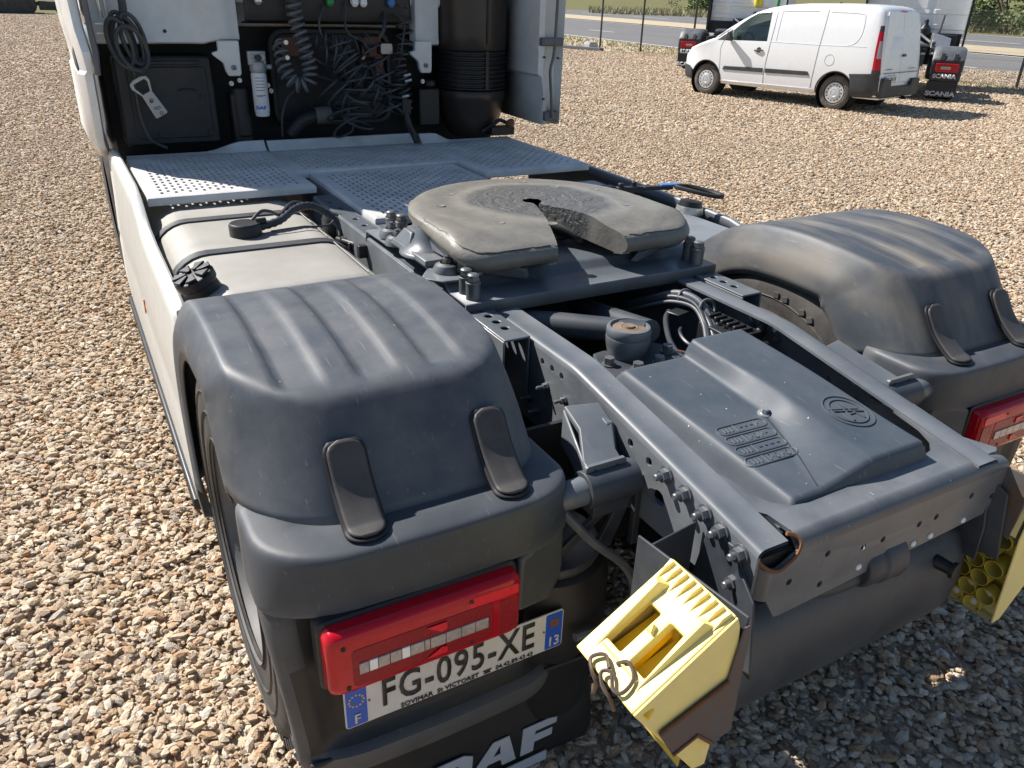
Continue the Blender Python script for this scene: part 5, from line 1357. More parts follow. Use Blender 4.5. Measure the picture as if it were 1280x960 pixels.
coil([(.00, 2.78, 1.62), (.02, 2.75, 1.50), (.09, 2.73, 1.40), (.15, 2.73, 1.33), (.20, 2.75, 1.36), (.24, 2.78, 1.44)], .070, 10, .0065, 'hose_black', jitter=.15, seed=14)
coil([(-.07, 2.81, 1.46), (.05, 2.80, 1.44), (.16, 2.79, 1.42), (.26, 2.79, 1.46)], .060, 6, .0055, 'hose_black', jitter=.25, seed=9)
for pts, r in (([(-.05, 2.85, 1.78), (-.10, 2.80, 1.70), (-.08, 2.80, 1.62), (.02, 2.80, 1.60), (.12, 2.8, 1.62)], .006), ([(.07, 2.85, 1.80), (.05, 2.80, 1.66), (.12, 2.80, 1.61), (.20, 2.82, 1.58), (.32, 2.82, 1.585)], .006), ([(-.17, 2.82, 1.55), (-.10, 2.80, 1.49), (.0, 2.79, 1.47)], .005), ([(.30, 2.86, 1.75), (.27, 2.80, 1.67), (.24, 2.80, 1.62)], .011), ([(.36, 2.86, 1.74), (.40, 2.82, 1.70), (.38, 2.80, 1.6), (.35, 2.80, 1.47)], .006), ([(-.34, 2.87, 1.10), (-.33, 2.86, 1.22), (-.28, 2.86, 1.32), (-.18, 2.86, 1.37), (-.05, 2.86, 1.37)], .006), ([(.30, 2.80, 1.52), (.16, 2.79, 1.47), (.0, 2.80, 1.40), (-.12, 2.82, 1.42)], .006)):
    b = MB(); b.tube(catmull(pts, 8), r, 7); b.build('hose', 'hose_black', truck)
b = MB(); b.tube(catmull([(.355, 2.74, 1.25), (.37, 2.72, 1.16), (.40, 2.72, 1.10), (.415, 2.70, 1.055)], 6), .020, 9); b.box((.36, 2.74, 1.26), (.05, .05, .07)); b.build('plug_lead', 'black_rubber', truck)
for x, z in ((.37, 1.425), (.375, 1.395), (.355, 1.31)):
    g = MB(); g.cyl((x-.02, 2.72, z), (x+.02, 2.72, z+.008), .008, n=8); g.build('brass_fitting', 'bright_steel', truck)
for z in (1.60, 1.525):
    g = MB(); g.cyl((-.306, 2.75, z), (-.306, 2.73, z), .012, n=8); g.build('brass_fitting', 'bright_steel', truck)
b = MB(); b.poly(rrect(.245, 1.53, .325, 1.595, .014), [], lambda u, v, w: (u, 2.84-w, v), .03); wl = b.build('work_lamp', 'black_plastic', truck, bevel=.004)
b = MB(); b.poly(rrect(.249, 1.534, .321, 1.591, .012), [], lambda u, v, w: (u, 2.808-w, v), .006); b.build('work_lamp_glass', 'clear_lens', wl, bevel=.003)
# gathered cable with its flat grey tag
b = MB(); b.tube(catmull([(-1.06, 2.82, 2.05), (-1.06, 2.82, 1.85), (-1.062, 2.81, 1.75), (-1.07, 2.80, 1.70)], 5), .019, 8)
for k, (dx, dz, w_, h_) in enumerate(((0, 0, .048, .13), (.02, -.01, .060, .12), (.045, .01, .050, .115), (-.02, -.005, .05, .11), (.03, -.03, .065, .10))):
    cx, cz = -1.085+dx, 1.60+dz
    b.tube([(cx+w_*math.cos(t)+.03*math.sin(t)*-.6, 2.80-.012*k+.01*math.cos(2*t), cz+h_*math.sin(t)) for t in [2*PI*i/28 for i in range(28)]], .0105, 8, closed=True)
b.tube(catmull([(-1.07, 2.79, 1.52), (-1.06, 2.80, 1.45), (-1.065, 2.85, 1.35), (-1.06, 2.86, 1.22), (-1.03, 2.86, 1.12), (-.96, 2.84, 1.075)], 6), .008, 8)
b.build('cable_bundle', 'hose_black', truck)
def tagplate():
    q = MB(); Rm = Matrix.Rotation(math.radians(-27), 3, 'Y'); c0 = Vector((-1.005, 2.77, 1.325))
    mp = lambda u, v, w: c0+Rm@Vector((u, -w, v))
    q.poly([(-.030, -.085), (.030, -.085), (.034, -.078), (.028, .035), (.050, .085), (.046, .108), (.02, .118), (-.02, .118), (-.046, .108), (-.050, .085), (-.028, .035), (-.034, -.078)], [[(-.020, .040), (.020, .040), (.036, .084), (.030, .100), (-.030, .100), (-.036, .084)]], mp, .008)
    o = q.build('hanging_tag', 'cast_metal', truck, bevel=.002)
    for u, v, s_ in ((0, .0, .010), (-.006, -.004, .008), (.008, -.045, .009), (-.008, -.040, .007), (.004, -.072, .009)):
        g = MB(); g.poly(circle2(u, v, s_, 9), [circle2(u, v, s_*.6, 9)], lambda a, c, w: mp(a, c, w+.0012), .001); g.build('tag_mark', 'ink_black', o, smooth=0)
tagplate()
# side air deflectors with rods
b = MB()
sec = [(3.5, -1.225), (2.75, -1.245), (2.68, -1.255), (2.66, -1.29), (2.72, -1.315), (3.5, -1.325)]
def lev(z, dx=0., dy=0.): return [(x+dx, y+dy, z) for y, x in sec]
b.grid([lev(1.03, .02, .30), lev(1.10, .0, .20), lev(1.30, 0, .06), lev(1.46, .0, .0), lev(1.475, .012, .0), lev(1.56, .006, -.02), lev(1.66, -.006, .03), lev(1.80, -.010, .05), lev(2.4, -.02, .06), lev(3.0, -.02, .1)])
dfl = b.build('side_deflector', 'white_paint', truck, smooth=30, solid=.006)
b = MB(); b.tube([(-1.235, 2.64, 1.46), (-1.225, 2.66, 1.56), (-1.228, 2.70, 1.66), (-1.235, 2.72, 2.2)], .014, 6); b.build('deflector_seal', 'rim_steel', dfl)
b = MB(); b.tube([(-1.16, 2.86, 1.70), (-1.185, 2.86, 2.0)], .010, 8); b.tube([(-1.13, 2.86, 1.69), (-1.15, 2.86, 2.0)], .008, 8); b.box((-1.15, 2.87, 1.675), (.09, .04, .008)); b.box((-1.15, 2.87, 1.632), (.09, .04, .008)); b.build('deflector_rod', 'bright_steel', dfl)
b = MB(); b.box((-1.305, 2.95, 1.62), (.014, .35, .32)); b.build('dark_trim', 'dark_frame', dfl, bevel=.004)
b = MB()
secR = [(3.3, 1.16), (2.60, 1.12), (2.52, 1.125), (2.515, 1.16), (2.54, 1.18), (2.545, 1.255), (2.515, 1.275), (2.50, 1.285), (2.53, 1.30), (3.3, 1.32)]
def levR(z, k=0., cut=0.): return [(x+k*(x-1.28)-.0, y, z) for y, x in secR]
b.grid([levR(1.15, -.28), levR(1.33, -.30), levR(1.42, -.20), levR(1.44, -.02), levR(1.56, -.02), levR(1.57, .0), levR(1.85, 0), levR(3.0, 0)])
dr = b.build('side_deflector', 'white_dirty', truck, smooth=30, solid=.006)
b = MB(); b.tube(catmull([(1.225, 2.49, 1.19), (1.205, 2.49, 1.36), (1.195, 2.49, 1.47), (1.215, 2.49, 1.56), (1.222, 2.49, 1.8), (1.222, 2.49, 2.2)], 5), .009, 8); b.build('deflector_rod', 'rim_steel', dr)
b = MB(); b.box((1.20, 2.50, 1.62), (.15, .03, .045)); b.box((1.225, 2.515, 1.20), (.10, .04, .055)); b.build('rod_bracket', 'hose_grey', dr, bevel=.006)
for x, z in ((1.16, 1.535), (1.255, 1.53), (1.165, 1.30)):
    g = MB(); g.lathe((x, 2.505, z), (0, -1, 0), [(.006, -.01), (.006, .006), (0, .006)], 10); g.build('bolt', 'black_rubber', dr)
# brown air intake duct with bellows
dx, dy = .905, 2.98
b = MB(); b.lathe((dx, dy, 1.55), (0, 0, 1), [(.215, 0), (.222, .01), (.222, .10), (.225, .5), (.225, 1.2)], 36); du = b.build('air_intake', 'duct_brown', truck, smooth=50)
b = MB(); b.box((dx+.0, dy-.225, 1.72), (.012, .008, .26)); b.build('duct_seam', 'deep_black', du, bevel=.003)
prof = []
for k in range(9): prof += [(.212, 1.548-.0255*k), (.226, 1.548-.0255*k-.007), (.226, 1.548-.0255*k-.013), (.212, 1.548-.0255*k-.019)]
b = MB(); b.lathe((dx, dy, 0), (0, 0, 1), prof, 40); b.box((dx, dy-.215, 1.44), (.02, .03, .22)); b.build('bellows', 'black_plastic', du, smooth=50)
b = MB(); b.lathe((dx, dy, 0), (0, 0, 1), [(.215, 1.32), (.222, 1.31), (.222, 1.27), (.21, 1.25), (.195, 1.16), (.16, 1.08), (.13, 1.04), (.0, 1.04)], 36); b.build('duct_cup', 'duct_brown', du, smooth=50)
b = MB(); b.lathe((1.06, 2.72, 1.135), (.5, -1, 0), [(.0, .02), (.018, .02), (.026, .012), (.028, 0), (.02, -.02)], 16); b.build('rusty_flange', 'copper_rust', truck)
b = MB(); b.tube(catmull([(1.05, 2.74, 1.13), (1.0, 2.76, 1.15), (.95, 2.78, 1.11), (.90, 2.80, 1.08)], 5), .012, 8); b.box((1.02, 2.78, 1.085), (.16, .08, .05)); b.build('pipe_fitting', 'black_rubber', truck)
# lower cab and front axle mass that closes the view below the wall
b = MB(); b.box((0, 4.2, 1.05), (2.4, 1.8, 1.1)); b.build('cab_lower_body', 'dark_frame', truck, bevel=.05)
for s in (-1, 1):
    b = MB(); b.lathe((s*1.24, 4.2, .52), (-s, 0, 0), [(.29, .01), (.4, 0), (.48, .01), (.52, .05), (.52, .26), (.48, .30), (.3, .30)], 40); t = b.build('tyre', 'tyre_rubber', truck)

# ================================================================ GROUND, ROAD, VERGES
def sheet(name, pts, z, mat, kind='structure', label=None):
    b = MB(); b.face([b.v((x, y, z)) for x, y in pts]); o = b.build(name, mat, None, smooth=0)
    for p in o.data.polygons:
        if p.normal.z < 0: o.data.flip_normals(); break
    return tag(o, label, None, None, kind)
sheet('ground', [(-400, -400), (600, -400), (600, 600), (-400, 600)], -.030, 'dry_verge')
sheet('gravel_yard', [(-70, -40), (22.6, -40), (22.2, 5), (20.7, 13), (18.8, 22), (17.2, 28), (14.2, 40), (11.5, 58.6), (-70, 60.5)], 0., 'gravel_ground')
ne = lambda y: 20.9+.08*y
fs = lambda y: 36.2+.125*y
def strip(name, f0, f1, y0, y1, z, mat):
    n = 12; ys = [lerp(y0, y1, k/n) for k in range(n+1)]
    return sheet(name, [(f0(y), y) for y in ys]+[(f1(y), y) for y in reversed(ys)], z, mat)
r1 = strip('road', ne, fs, -60, 260, -.012, 'asphalt')
strip('median_strip', lambda y: fs(y)+.05, lambda y: 43.4+.14*y, -60, 260, .03, 'sand_strip')
strip('road', lambda y: 43.45+.14*y, lambda y: 65+.17*y, -60, 260, -.006, 'asphalt')
sheet('side_road', [(64, 100), (79.6, 113.7), (100.4, 144.9), (143.9, 205), (246, 340), (220, 400), (128, 234)], -.004, 'asphalt')
def line(f0, w, y0, y1, z=-.002):
    o = strip('lane_line', lambda y: f0(y)-w/2, lambda y: f0(y)+w/2, y0, y1, z, 'road_paint'); return o
line(lambda y: ne(y)+.35, .20, -60, 240)
line(lambda y: fs(y)-.45, .28, -60, 240)
for k in range(-2, 9):
    line(lambda y: 27.2+.07*y, .20, 16.9+12.6*k-.0, 16.9+12.6*k+3.2)
for k in range(-2, 10):
    line(lambda y: 50.1+.157*y, .35, 31+15*k, 31+15*k+8.5, .004)
line(lambda y: 63.6+.17*y, .45, -60, 240, .004)
def ribbon(pts, w, z, mat, name):
    P = catmull([(x, y, z) for x, y in pts], 8); b = MB(); rows = []
    for i, p in enumerate(P):
        t = (P[min(len(P)-1, i+1)]-P[max(0, i-1)]).normalized(); n_ = Vector((-t.y, t.x, 0)); rows.append([p-n_*w/2, p+n_*w/2])
    b.grid(rows); return tag(b.build(name, mat, None, smooth=0), None, None, None, 'structure')
ribbon([(150, 215), (118, 165), (99, 128), (88, 108), (82, 98), (80, 93)], .8, .03, 'road_paint', 'kerb_line')

# gravel: angular stones scattered over the part of the yard in view
def stone_mesh(k):
    rnd = random.Random(100+k); b = MB(); bmesh.ops.create_icosphere(b.bm, subdivisions=1, radius=1)
    off = Vector((rnd.uniform(0, 50), rnd.uniform(0, 50), rnd.uniform(0, 50))); sc = Vector((rnd.uniform(.8, 1.15), rnd.uniform(.55, .9), rnd.uniform(.38, .62)))
    planes = [(Vector((rnd.gauss(0, 1), rnd.gauss(0, 1), rnd.gauss(0, 1))).normalized(), rnd.uniform(.55, .85)) for _ in range(5)]
    for v in b.bm.verts:
        p = v.co*(1+.35*noise.noise(v.co*1.2+off))
        for n_, d in planes:
            e = p.dot(n_)-d
            if e > 0: p = p-n_*e
        v.co = Vector((p.x*sc.x, p.y*sc.y, p.z*sc.z))
    return b.build('gravel_stone', 'stone', None, smooth=0)
stones = bpy.data.collections.new('gravel_stones')
src_coll = stones
for k in range(9):
    o = stone_mesh(k); C.objects.unlink(o); stones.objects.link(o)
def scatter(name, pts, z, density, smin, smax, seed, holes=None):
    b = MB(); b.face([b.v((x, y, 0)) for x, y in pts])
    bmesh.ops.triangulate(b.bm, faces=b.bm.faces)
    o = b.build(name, 'stone', None, smooth=0); o.location.z = z
    for p in o.data.polygons:
        if p.normal.z < 0: o.data.flip_normals(); break
    g = bpy.data.node_groups.new(name, 'GeometryNodeTree')
    g.interface.new_socket('Geometry', in_out='INPUT', socket_type='NodeSocketGeometry'); g.interface.new_socket('Geometry', in_out='OUTPUT', socket_type='NodeSocketGeometry')
    N = g.nodes.new; L = g.links.new
    gi = N('NodeGroupInput'); go = N('NodeGroupOutput')
    dp = N('GeometryNodeDistributePointsOnFaces'); dp.inputs['Density'].default_value = density; dp.inputs['Seed'].default_value = seed
    L(gi.outputs[0], dp.inputs['Mesh'])
    sp = N('GeometryNodeSetPosition'); rz = N('FunctionNodeRandomValue'); rz.data_type = 'FLOAT_VECTOR'; rz.inputs[0].default_value = (0, 0, -.006); rz.inputs[1].default_value = (0, 0, .016)
    L(dp.outputs['Points'], sp.inputs['Geometry']); L(rz.outputs[0], sp.inputs['Offset'])
    ci = N('GeometryNodeCollectionInfo'); ci.inputs['Collection'].default_value = stones; ci.inputs['Separate Children'].default_value = True; ci.inputs['Reset Children'].default_value = True
    ip = N('GeometryNodeInstanceOnPoints'); ip.inputs['Pick Instance'].default_value = True
    rr_ = N('FunctionNodeRandomValue'); rr_.data_type = 'FLOAT_VECTOR'; rr_.inputs[0].default_value = (-.5, -.5, 0); rr_.inputs[1].default_value = (.5, .5, 6.283)
    rs = N('FunctionNodeRandomValue'); rs.data_type = 'FLOAT'; rs.inputs[2].default_value = 0; rs.inputs[3].default_value = 1; rs.inputs['Seed'].default_value = 5
    pw = N('ShaderNodeMath'); pw.operation = 'POWER'; pw.inputs[1].default_value = 2.2; L(rs.outputs[1], pw.inputs[0])
    mr = N('ShaderNodeMapRange'); mr.inputs[3].default_value = smin; mr.inputs[4].default_value = smax; L(pw.outputs[0], mr.inputs[0])
    L(sp.outputs[0], ip.inputs['Points']); L(ci.outputs[0], ip.inputs['Instance']); L(rr_.outputs[0], ip.inputs['Rotation']); L(mr.outputs[0], ip.inputs['Scale'])
    L(ip.outputs[0], go.inputs[0])
    m = o.modifiers.new('scatter', 'NODES'); m.node_group = g
    return tag(o, None, None, None, 'stuff')
def wedge(r0, r1, a0, a1, n=14):
    cx, cy = CAM_POS.x, CAM_POS.y; A = [math.radians(lerp(a0, a1, k/n)) for k in range(n+1)]
    return [(cx+r1*math.sin(t), cy+r1*math.cos(t)) for t in A]+[(cx+r0*math.sin(t), cy+r0*math.cos(t)) for t in reversed(A)]
scatter('gravel_near', wedge(.35, 6.0, -32, 92), .004, 4600, .0085, .028, 3)
scatter('gravel_middle', wedge(6.0, 13., -24, 84), .003, 2000, .011, .029, 4)
scatter('gravel_far', wedge(13., 21.5, -22, 80), .002, 560, .016, .042, 6)
scatter('gravel_distant', [p for p in wedge(21.5, 34., -16, 66) if p[0] < 17.5 or p[1] < 26], .001, 210, .02, .05, 8)
scatter('gravel_horizon', wedge(34., 58.5, -8, 3.5), .001, 130, .025, .06, 9)

# ================================================================ FENCE
fence = empty('mesh_fence', 'thin wire mesh fence with slim black posts along the road edge', 'fence', (19.6, 21, 0))
def fl(t): return Vector((18.75+.163*t, 28.3-.985*t, 0))   # runs along the verge
post = None; M_inv = Vector((19.6, 21, 0))
for px_t in (-7.6, -4.7, -1.7, .9, 3.2, 5.8, 8.6, 11.5, 14.4, 17.2, 20.0, 23):
    if post is None:
        b = MB(); b.box((0, 0, .98), (.055, .055, 1.96)); b.box((0, 0, 1.97), (.065, .065, .02)); post = b.build('post', 'post_black', fence, bevel=.004); post.location = fl(px_t)-M_inv
    else: inst(post, loc=fl(px_t)-M_inv)
b = MB()
for k in range(0, 330):
    t = 14.4+.062*k*.5
    if t > 23: break
    p = fl(t)-M_inv; b.tube([p+Vector((0, 0, .05)), p+Vector((0, 0, 1.9))], .0024, 3, cap=False)
for k in range(10):
    z = .08+.2*k; b.tube([fl(14.4)-M_inv+Vector((0, 0, z)), fl(23)-M_inv+Vector((0, 0, z))], .0026, 3, cap=False)
tag(b.build('wire_mesh', 'wire_mesh_green', fence, smooth=0), None, None, None, 'stuff')
b = MB(); b.box((0, 0, .12), (.42, .42, .24)); b.box((0, 0, .26), (.36, .36, .06))
tag(b.build('concrete_block', 'concrete', None, bevel=.02, loc=(17.95, 26.7, 0)), 'small grey concrete block on the gravel edge beside the shadow bar', 'concrete block')
b = MB(); b.box((0, 0, .06), (.24, 3.4, .12), Matrix.Rotation(math.radians(17), 3, 'Z'))  # low dark bar added in place of a shadow on the gravel
tag(b.build('ground_shadow_bar', 'old_timber', None, bevel=.02, loc=(17.3, 27.3, 0)), 'long dark bar standing in for a shadow along the gravel edge', 'shadow bar')
b = MB(); b.box((0, 0, .6), (.14, .14, 1.2)); b.box((0, 0, 1.1), (.15, .15, .18)); tag(b.build('marker_post', 'concrete', None, bevel=.02, loc=(92, 118, 0)), 'pale roadside marker post standing in the far dry grass', 'marker post')

# dry grass tufts along the verge
def grass(name, f, n, hmin, hmax, mat, seed):
    rnd = random.Random(seed); b = MB()
    for _ in range(n):
        x, y = f(rnd); h = rnd.uniform(hmin, hmax)
        for q in range(4):
            a = rnd.uniform(0, 2*PI); l = rnd.uniform(.2, .7)*h; w = .02+.03*h
            d = Vector((math.cos(a), math.sin(a), 0)); s_ = Vector((-d.y, d.x, 0))*w; p = Vector((x+rnd.uniform(-.1, .1), y+rnd.uniform(-.1, .1), -.02))
            b.face([b.v(p-s_), b.v(p+s_), b.v(p+d*l+Vector((0, 0, h)))])
    return tag(b.build(name, mat, None, smooth=0, recalc=False), None, None, None, 'stuff')
def vx(rnd):
    y = rnd.uniform(6, 40); e = 20.7 if y < 13 else lerp(20.7, 14.2, (y-13)/27); e += .5
    return lerp(e-.4, ne(y)-.2, rnd.random()**.8), y
grass('verge_grass', vx, 3600, .03, .11, 'grass_straw', 11)
sheet('verge', [(22.4, -40), (22.0, 5), (20.5, 13), (18.6, 22), (17.0, 28), (14.0, 40), (11.3, 58.6), (11, 120), (ne(120), 120), (ne(-40), -40)], -.016, 'sand_strip')
def bank(r):
    while True:
        x, y = r.uniform(76, 104), r.uniform(36, 125)
        if math.degrees(math.atan2(x+1.44, y+1.79)) > 37.6: return x, y
grass('bank_grass', bank, 5000, .2, .7, 'grass_dry', 12)
# low grassy bank that closes the view behind the side road
b = MB(); rows = []
for k in range(25):
    a = math.radians(lerp(14, 74, k/24)); rows.append([(CAM_POS.x+r*math.sin(a), CAM_POS.y+r*math.cos(a), z+(.7*noise.noise(Vector((k*.6, r*.02, 0))) if z > 0 else 0)) for r, z in ((150, -.2), (168, 1.0), (185, 2.8), (215, 5.0), (300, 7.0))])
b.grid(rows); tag(b.build('grass_bank', 'dry_verge', None, smooth=60), None, None, None, 'structure')
grass('bank_top_grass', lambda r: (lambda a, d: (CAM_POS.x+d*math.sin(a), CAM_POS.y+d*math.cos(a)))(math.radians(r.uniform(34, 62)), r.uniform(120, 150)), 4000, .3, 1.1, 'grass_dry', 21)
# hedge bushes beyond the road: each one trunk and a ragged leafy crown
def bush(x, y, r, h, seed, mat='leaf_green', label='', first=False):
    rnd = random.Random(seed); root = empty('hedge_bush', label, 'bush', (x, y, 0), 0, 'bushes in the hedge beyond the road')
    b = MB()
    for k in range(4):
        a = rnd.uniform(0, 6.28); b.tube([(0, 0, -.1), (.3*r*math.cos(a), .3*r*math.sin(a), h*.35), (.6*r*math.cos(a), .6*r*math.sin(a), h*.7)], [.16, .10, .04], 6)
    b.build('trunk', 'bark', root)
    b = MB(); cl = []
    for k in range(46):
        a = rnd.uniform(0, 6.28); q = math.sqrt(rnd.random()); zz = rnd.uniform(.04, .95); pr = r*(1-.55*max(0, zz-.55)/.45)
        cl.append((Vector((q*pr*math.cos(a), q*pr*math.sin(a), zz*h)), rnd.uniform(.5, 1.05)*r*.34))
    for c, cr in cl:
        for _ in range(72):
            d = Vector((rnd.gauss(0, 1), rnd.gauss(0, 1), rnd.gauss(0, 1))).normalized(); p = c+d*cr*rnd.uniform(.55, 1.08)
            n_ = (d+Vector((rnd.gauss(0, .5), rnd.gauss(0, .5), rnd.gauss(0, .5)))).normalized(); u, v, _w = frame_along(n_); s_ = rnd.uniform(.10, .22)
            b.face([b.v(p-u*s_), b.v(p-v*s_*.6), b.v(p+u*s_), b.v(p+v*s_*.6)])
    b.build('crown', mat, root, smooth=0, recalc=False)
    return root
HB = [(80, 52.5, 3.8, 5.6, 'leaf_green', 'dark bush at the left end of the hedge, just behind the white cab edge'),
      (80.5, 47.5, 4.0, 6.3, 'leaf_light', 'tall yellowish green bush, second from the left in the roadside hedge'),
      (80, 42.5, 3.6, 5.4, 'leaf_green', 'dark green bush in the middle of the roadside hedge at top right'),
      (81, 37.5, 4.1, 6.2, 'leaf_green', 'broad dark bush at the right end of the roadside hedge'),
      (82, 32, 3.9, 5.8, 'leaf_light', 'light green bush beyond the right end of the roadside hedge'),
      (86, 57, 4.5, 8.0, 'leaf_green', 'tallest bush standing behind the hedge, hidden partly by the white cab'),
      (87, 44, 4.5, 8.4, 'leaf_light', 'tall light bush rising behind the middle of the roadside hedge')]
for i, (x, y, r_, h_, mt, lb_) in enumerate(HB): bush(x, y, r_, h_, 40+i, mt, lb_)
for i, (x, y, r_, h_, mt, lb_) in enumerate(((97, 112, 4.5, 5, 'leaf_green', 'dark shrub on the far grassy bank above the van bonnet'),
                                    (103, 107, 4.5, 6, 'leaf_green', 'biggest shrub on the far bank, beside the dark lorry cab edge'),
                                    (92, 104, 3.2, 3.2, 'leaf_light', 'low pale green shrub in front of the far bank'))): bush(x, y, r_, h_, 70+i, mt, lb_)

# ================================================================ WHITE VAN
VH = math.radians(-14.5)
van = empty('parked_van', 'white panel van with black bumpers parked on the gravel facing left', 'van', (12.117+.87*math.cos(VH), 9.489-.87*math.sin(VH), 0), -VH)
def v_top(y): 
    P = [(3.74, .60), (3.72, .72), (3.66, .86), (3.5, .985), (3.3, 1.06), (3.1, 1.13), (2.9, 1.20), (2.6, 1.40), (2.3, 1.58), (2.0, 1.73), (1.75, 1.81), (1.45, 1.865), (1.0, 1.90), (.4, 1.915), (-.2, 1.915), (-.6, 1.90), (-.72, 1.88), (-.80, 1.83), (-.86, 1.72)]
    for (a, za), (c, zc) in zip(P, P[1:]):
        if y >= c: return lerp(zc, za, max(0, min(1, (y-c)/(a-c))))
    return P[-1][1]
def v_w(y):
    P = [(3.74, .62), (3.70, .70), (3.6, .80), (3.4, .885), (3.1, .925), (2.6, .94), (1, .945), (-.5, .94), (-.75, .925), (-.82, .90), (-.87, .86)]
    for (a, za), (c, zc) in zip(P, P[1:]):
        if y >= c: return lerp(zc, za, max(0, min(1, (y-c)/(a-c))))
    return P[-1][1]
def v_half(y):
    zt, w = v_top(y), v_w(y); zb = .27 if y < 3.5 else lerp(.27, .32, (y-3.5)/.3)
    belt = min(1.10, zt-.10) if zt > .7 else zt-.05
    sh = max(belt+.02, zt-.11)
    t = (sh-1.10)/.75; tw = w-.11*max(0, t)
    return [(w*.90, zb), (w*.965, zb+.06), (w*.99, .50 if zt > .7 else zb+.12), (w, min(.78, belt-.06)), (w*.995, belt), (lerp(w*.995, tw, .5), lerp(belt, sh, .5)), (tw, sh), (tw-.035, lerp(sh, zt, .55)), (tw-.09, zt-.022), (tw*.6, zt), (0, zt+.008)]
YS = [3.74, 3.72, 3.66, 3.5, 3.3, 3.1, 2.9, 2.75, 2.6, 2.45, 2.3, 2.15, 2.0, 1.87, 1.75, 1.6, 1.45, 1.2, 1.0, .7, .4, .1, -.2, -.45, -.6, -.72, -.80, -.84, -.86]
def v_sx(y, z):
    h = v_half(y)
    for (x0, z0), (x1, z1) in zip(h, h[1:]):
        if z <= z1: return lerp(x0, x1, max(0, min(1, (z-z0)/max(1e-6, z1-z0))))
    return h[-1][0]
b = MB(); rows = []
for y in YS:
    h = v_half(y); rows.append([(x, y, z) for x, z in reversed([(-x, z) for x, z in h])][::-1]+[(x, y, z) for x, z in reversed(h)][1:])
V = b.grid(rows); b.face(V[0]); b.face(V[-1][::-1])
for a, c in zip(V, V[1:]): b.face([a[0], a[-1], c[-1], c[0]])
vb = b.build('body', 'van_white', van, smooth=35)
cut = MB()
for y in (0, 3.0):
    for s in (-1, 1): cut.cyl((s*.62, y, .33), (s*1.1, y, .33), .385, n=40)
win_poly = [(2.44, 1.15), (2.44, 1.34), (2.30, 1.47), (2.12, 1.60), (1.95, 1.69), (1.63, 1.72), (1.61, 1.17)]
co = cut.build('wheel_arch_cut', 'van_black', None); vb.parent = None
cut2 = MB()
for s in (-1, 1): cut2.poly([(y, z) for y, z in win_poly], [], lambda u, v, w: (s*(1.2+w), u, v), .70)
scr = MB(); scr.hexa([(-.80, 2.85, 1.235), (.80, 2.85, 1.235), (.80, 2.50, 1.10), (-.80, 2.50, 1.10), (-.68, 2.02, 1.80), (.68, 2.02, 1.80), (.66, 1.7, 1.68), (-.66, 1.7, 1.68)])
co2 = cut2.build('window_cut', 'van_black', None)
# hollow cabin so the side window shows the interior
cab3 = MB(); cab3.hexa([(-.80, 1.30, .60), (.80, 1.30, .60), (.80, 3.0, .60), (-.80, 3.0, .60), (-.74, 1.30, 1.72), (.74, 1.30, 1.72), (.76, 2.35, 1.42), (-.76, 2.35, 1.42)])
co3 = cab3.build('cabin_cut', 'van_black', None)
for k in (co, co3, co2):
    md = vb.modifiers.new('cut', 'BOOLEAN'); md.operation = 'DIFFERENCE'; md.solver = 'EXACT'; md.object = k
dg = bpy.context.evaluated_depsgraph_get(); dg.update()
me = bpy.data.meshes.new_from_object(vb.evaluated_get(dg)); vb.modifiers.clear(); vb.parent = van
old = vb.data; vb.data = me; me.name = 'body'
while len(me.materials) > 1: me.materials.pop()
me.set_sharp_from_angle(angle=math.radians(35))
for k in (co, co2, co3): bpy.data.objects.remove(k)
def vside(s, pts, off, th, name, mat, parent, bevel=0., sm=30):
    """panel following the van side; pts (y, z)"""
    q = MB(); q.poly(pts, [], lambda u, v, w: (u, v, w), 0)
    bmesh.ops.triangulate(q.bm, faces=q.bm.faces)
    bmesh.ops.subdivide_edges(q.bm, edges=q.bm.edges, cuts=3, use_grid_fill=True)
    r = bmesh.ops.extrude_face_region(q.bm, geom=list(q.bm.faces)); up = {v for v in r['geom'] if isinstance(v, bmesh.types.BMVert)}
    for v in q.bm.verts:
        y, z = v.co.x, v.co.y; x = v_sx(y, z)+off+(th if v in up else 0); v.co = Vector((s*x, y, z))
    return q.build(name, mat, parent, smooth=sm, bevel=bevel)
def vline(s, pts, r, name, mat, parent):
    P = catmull([(y, z, 0) for y, z in pts], 5) if len(pts) > 2 else [Vector((lerp(pts[0][0], pts[1][0], k/8), lerp(pts[0][1], pts[1][1], k/8), 0)) for k in range(9)]
    q = MB(); q.tube([(s*(v_sx(p.x, p.y)+.0), p.x, p.y) for p in P], r, 5); return q.build(name, mat, parent)
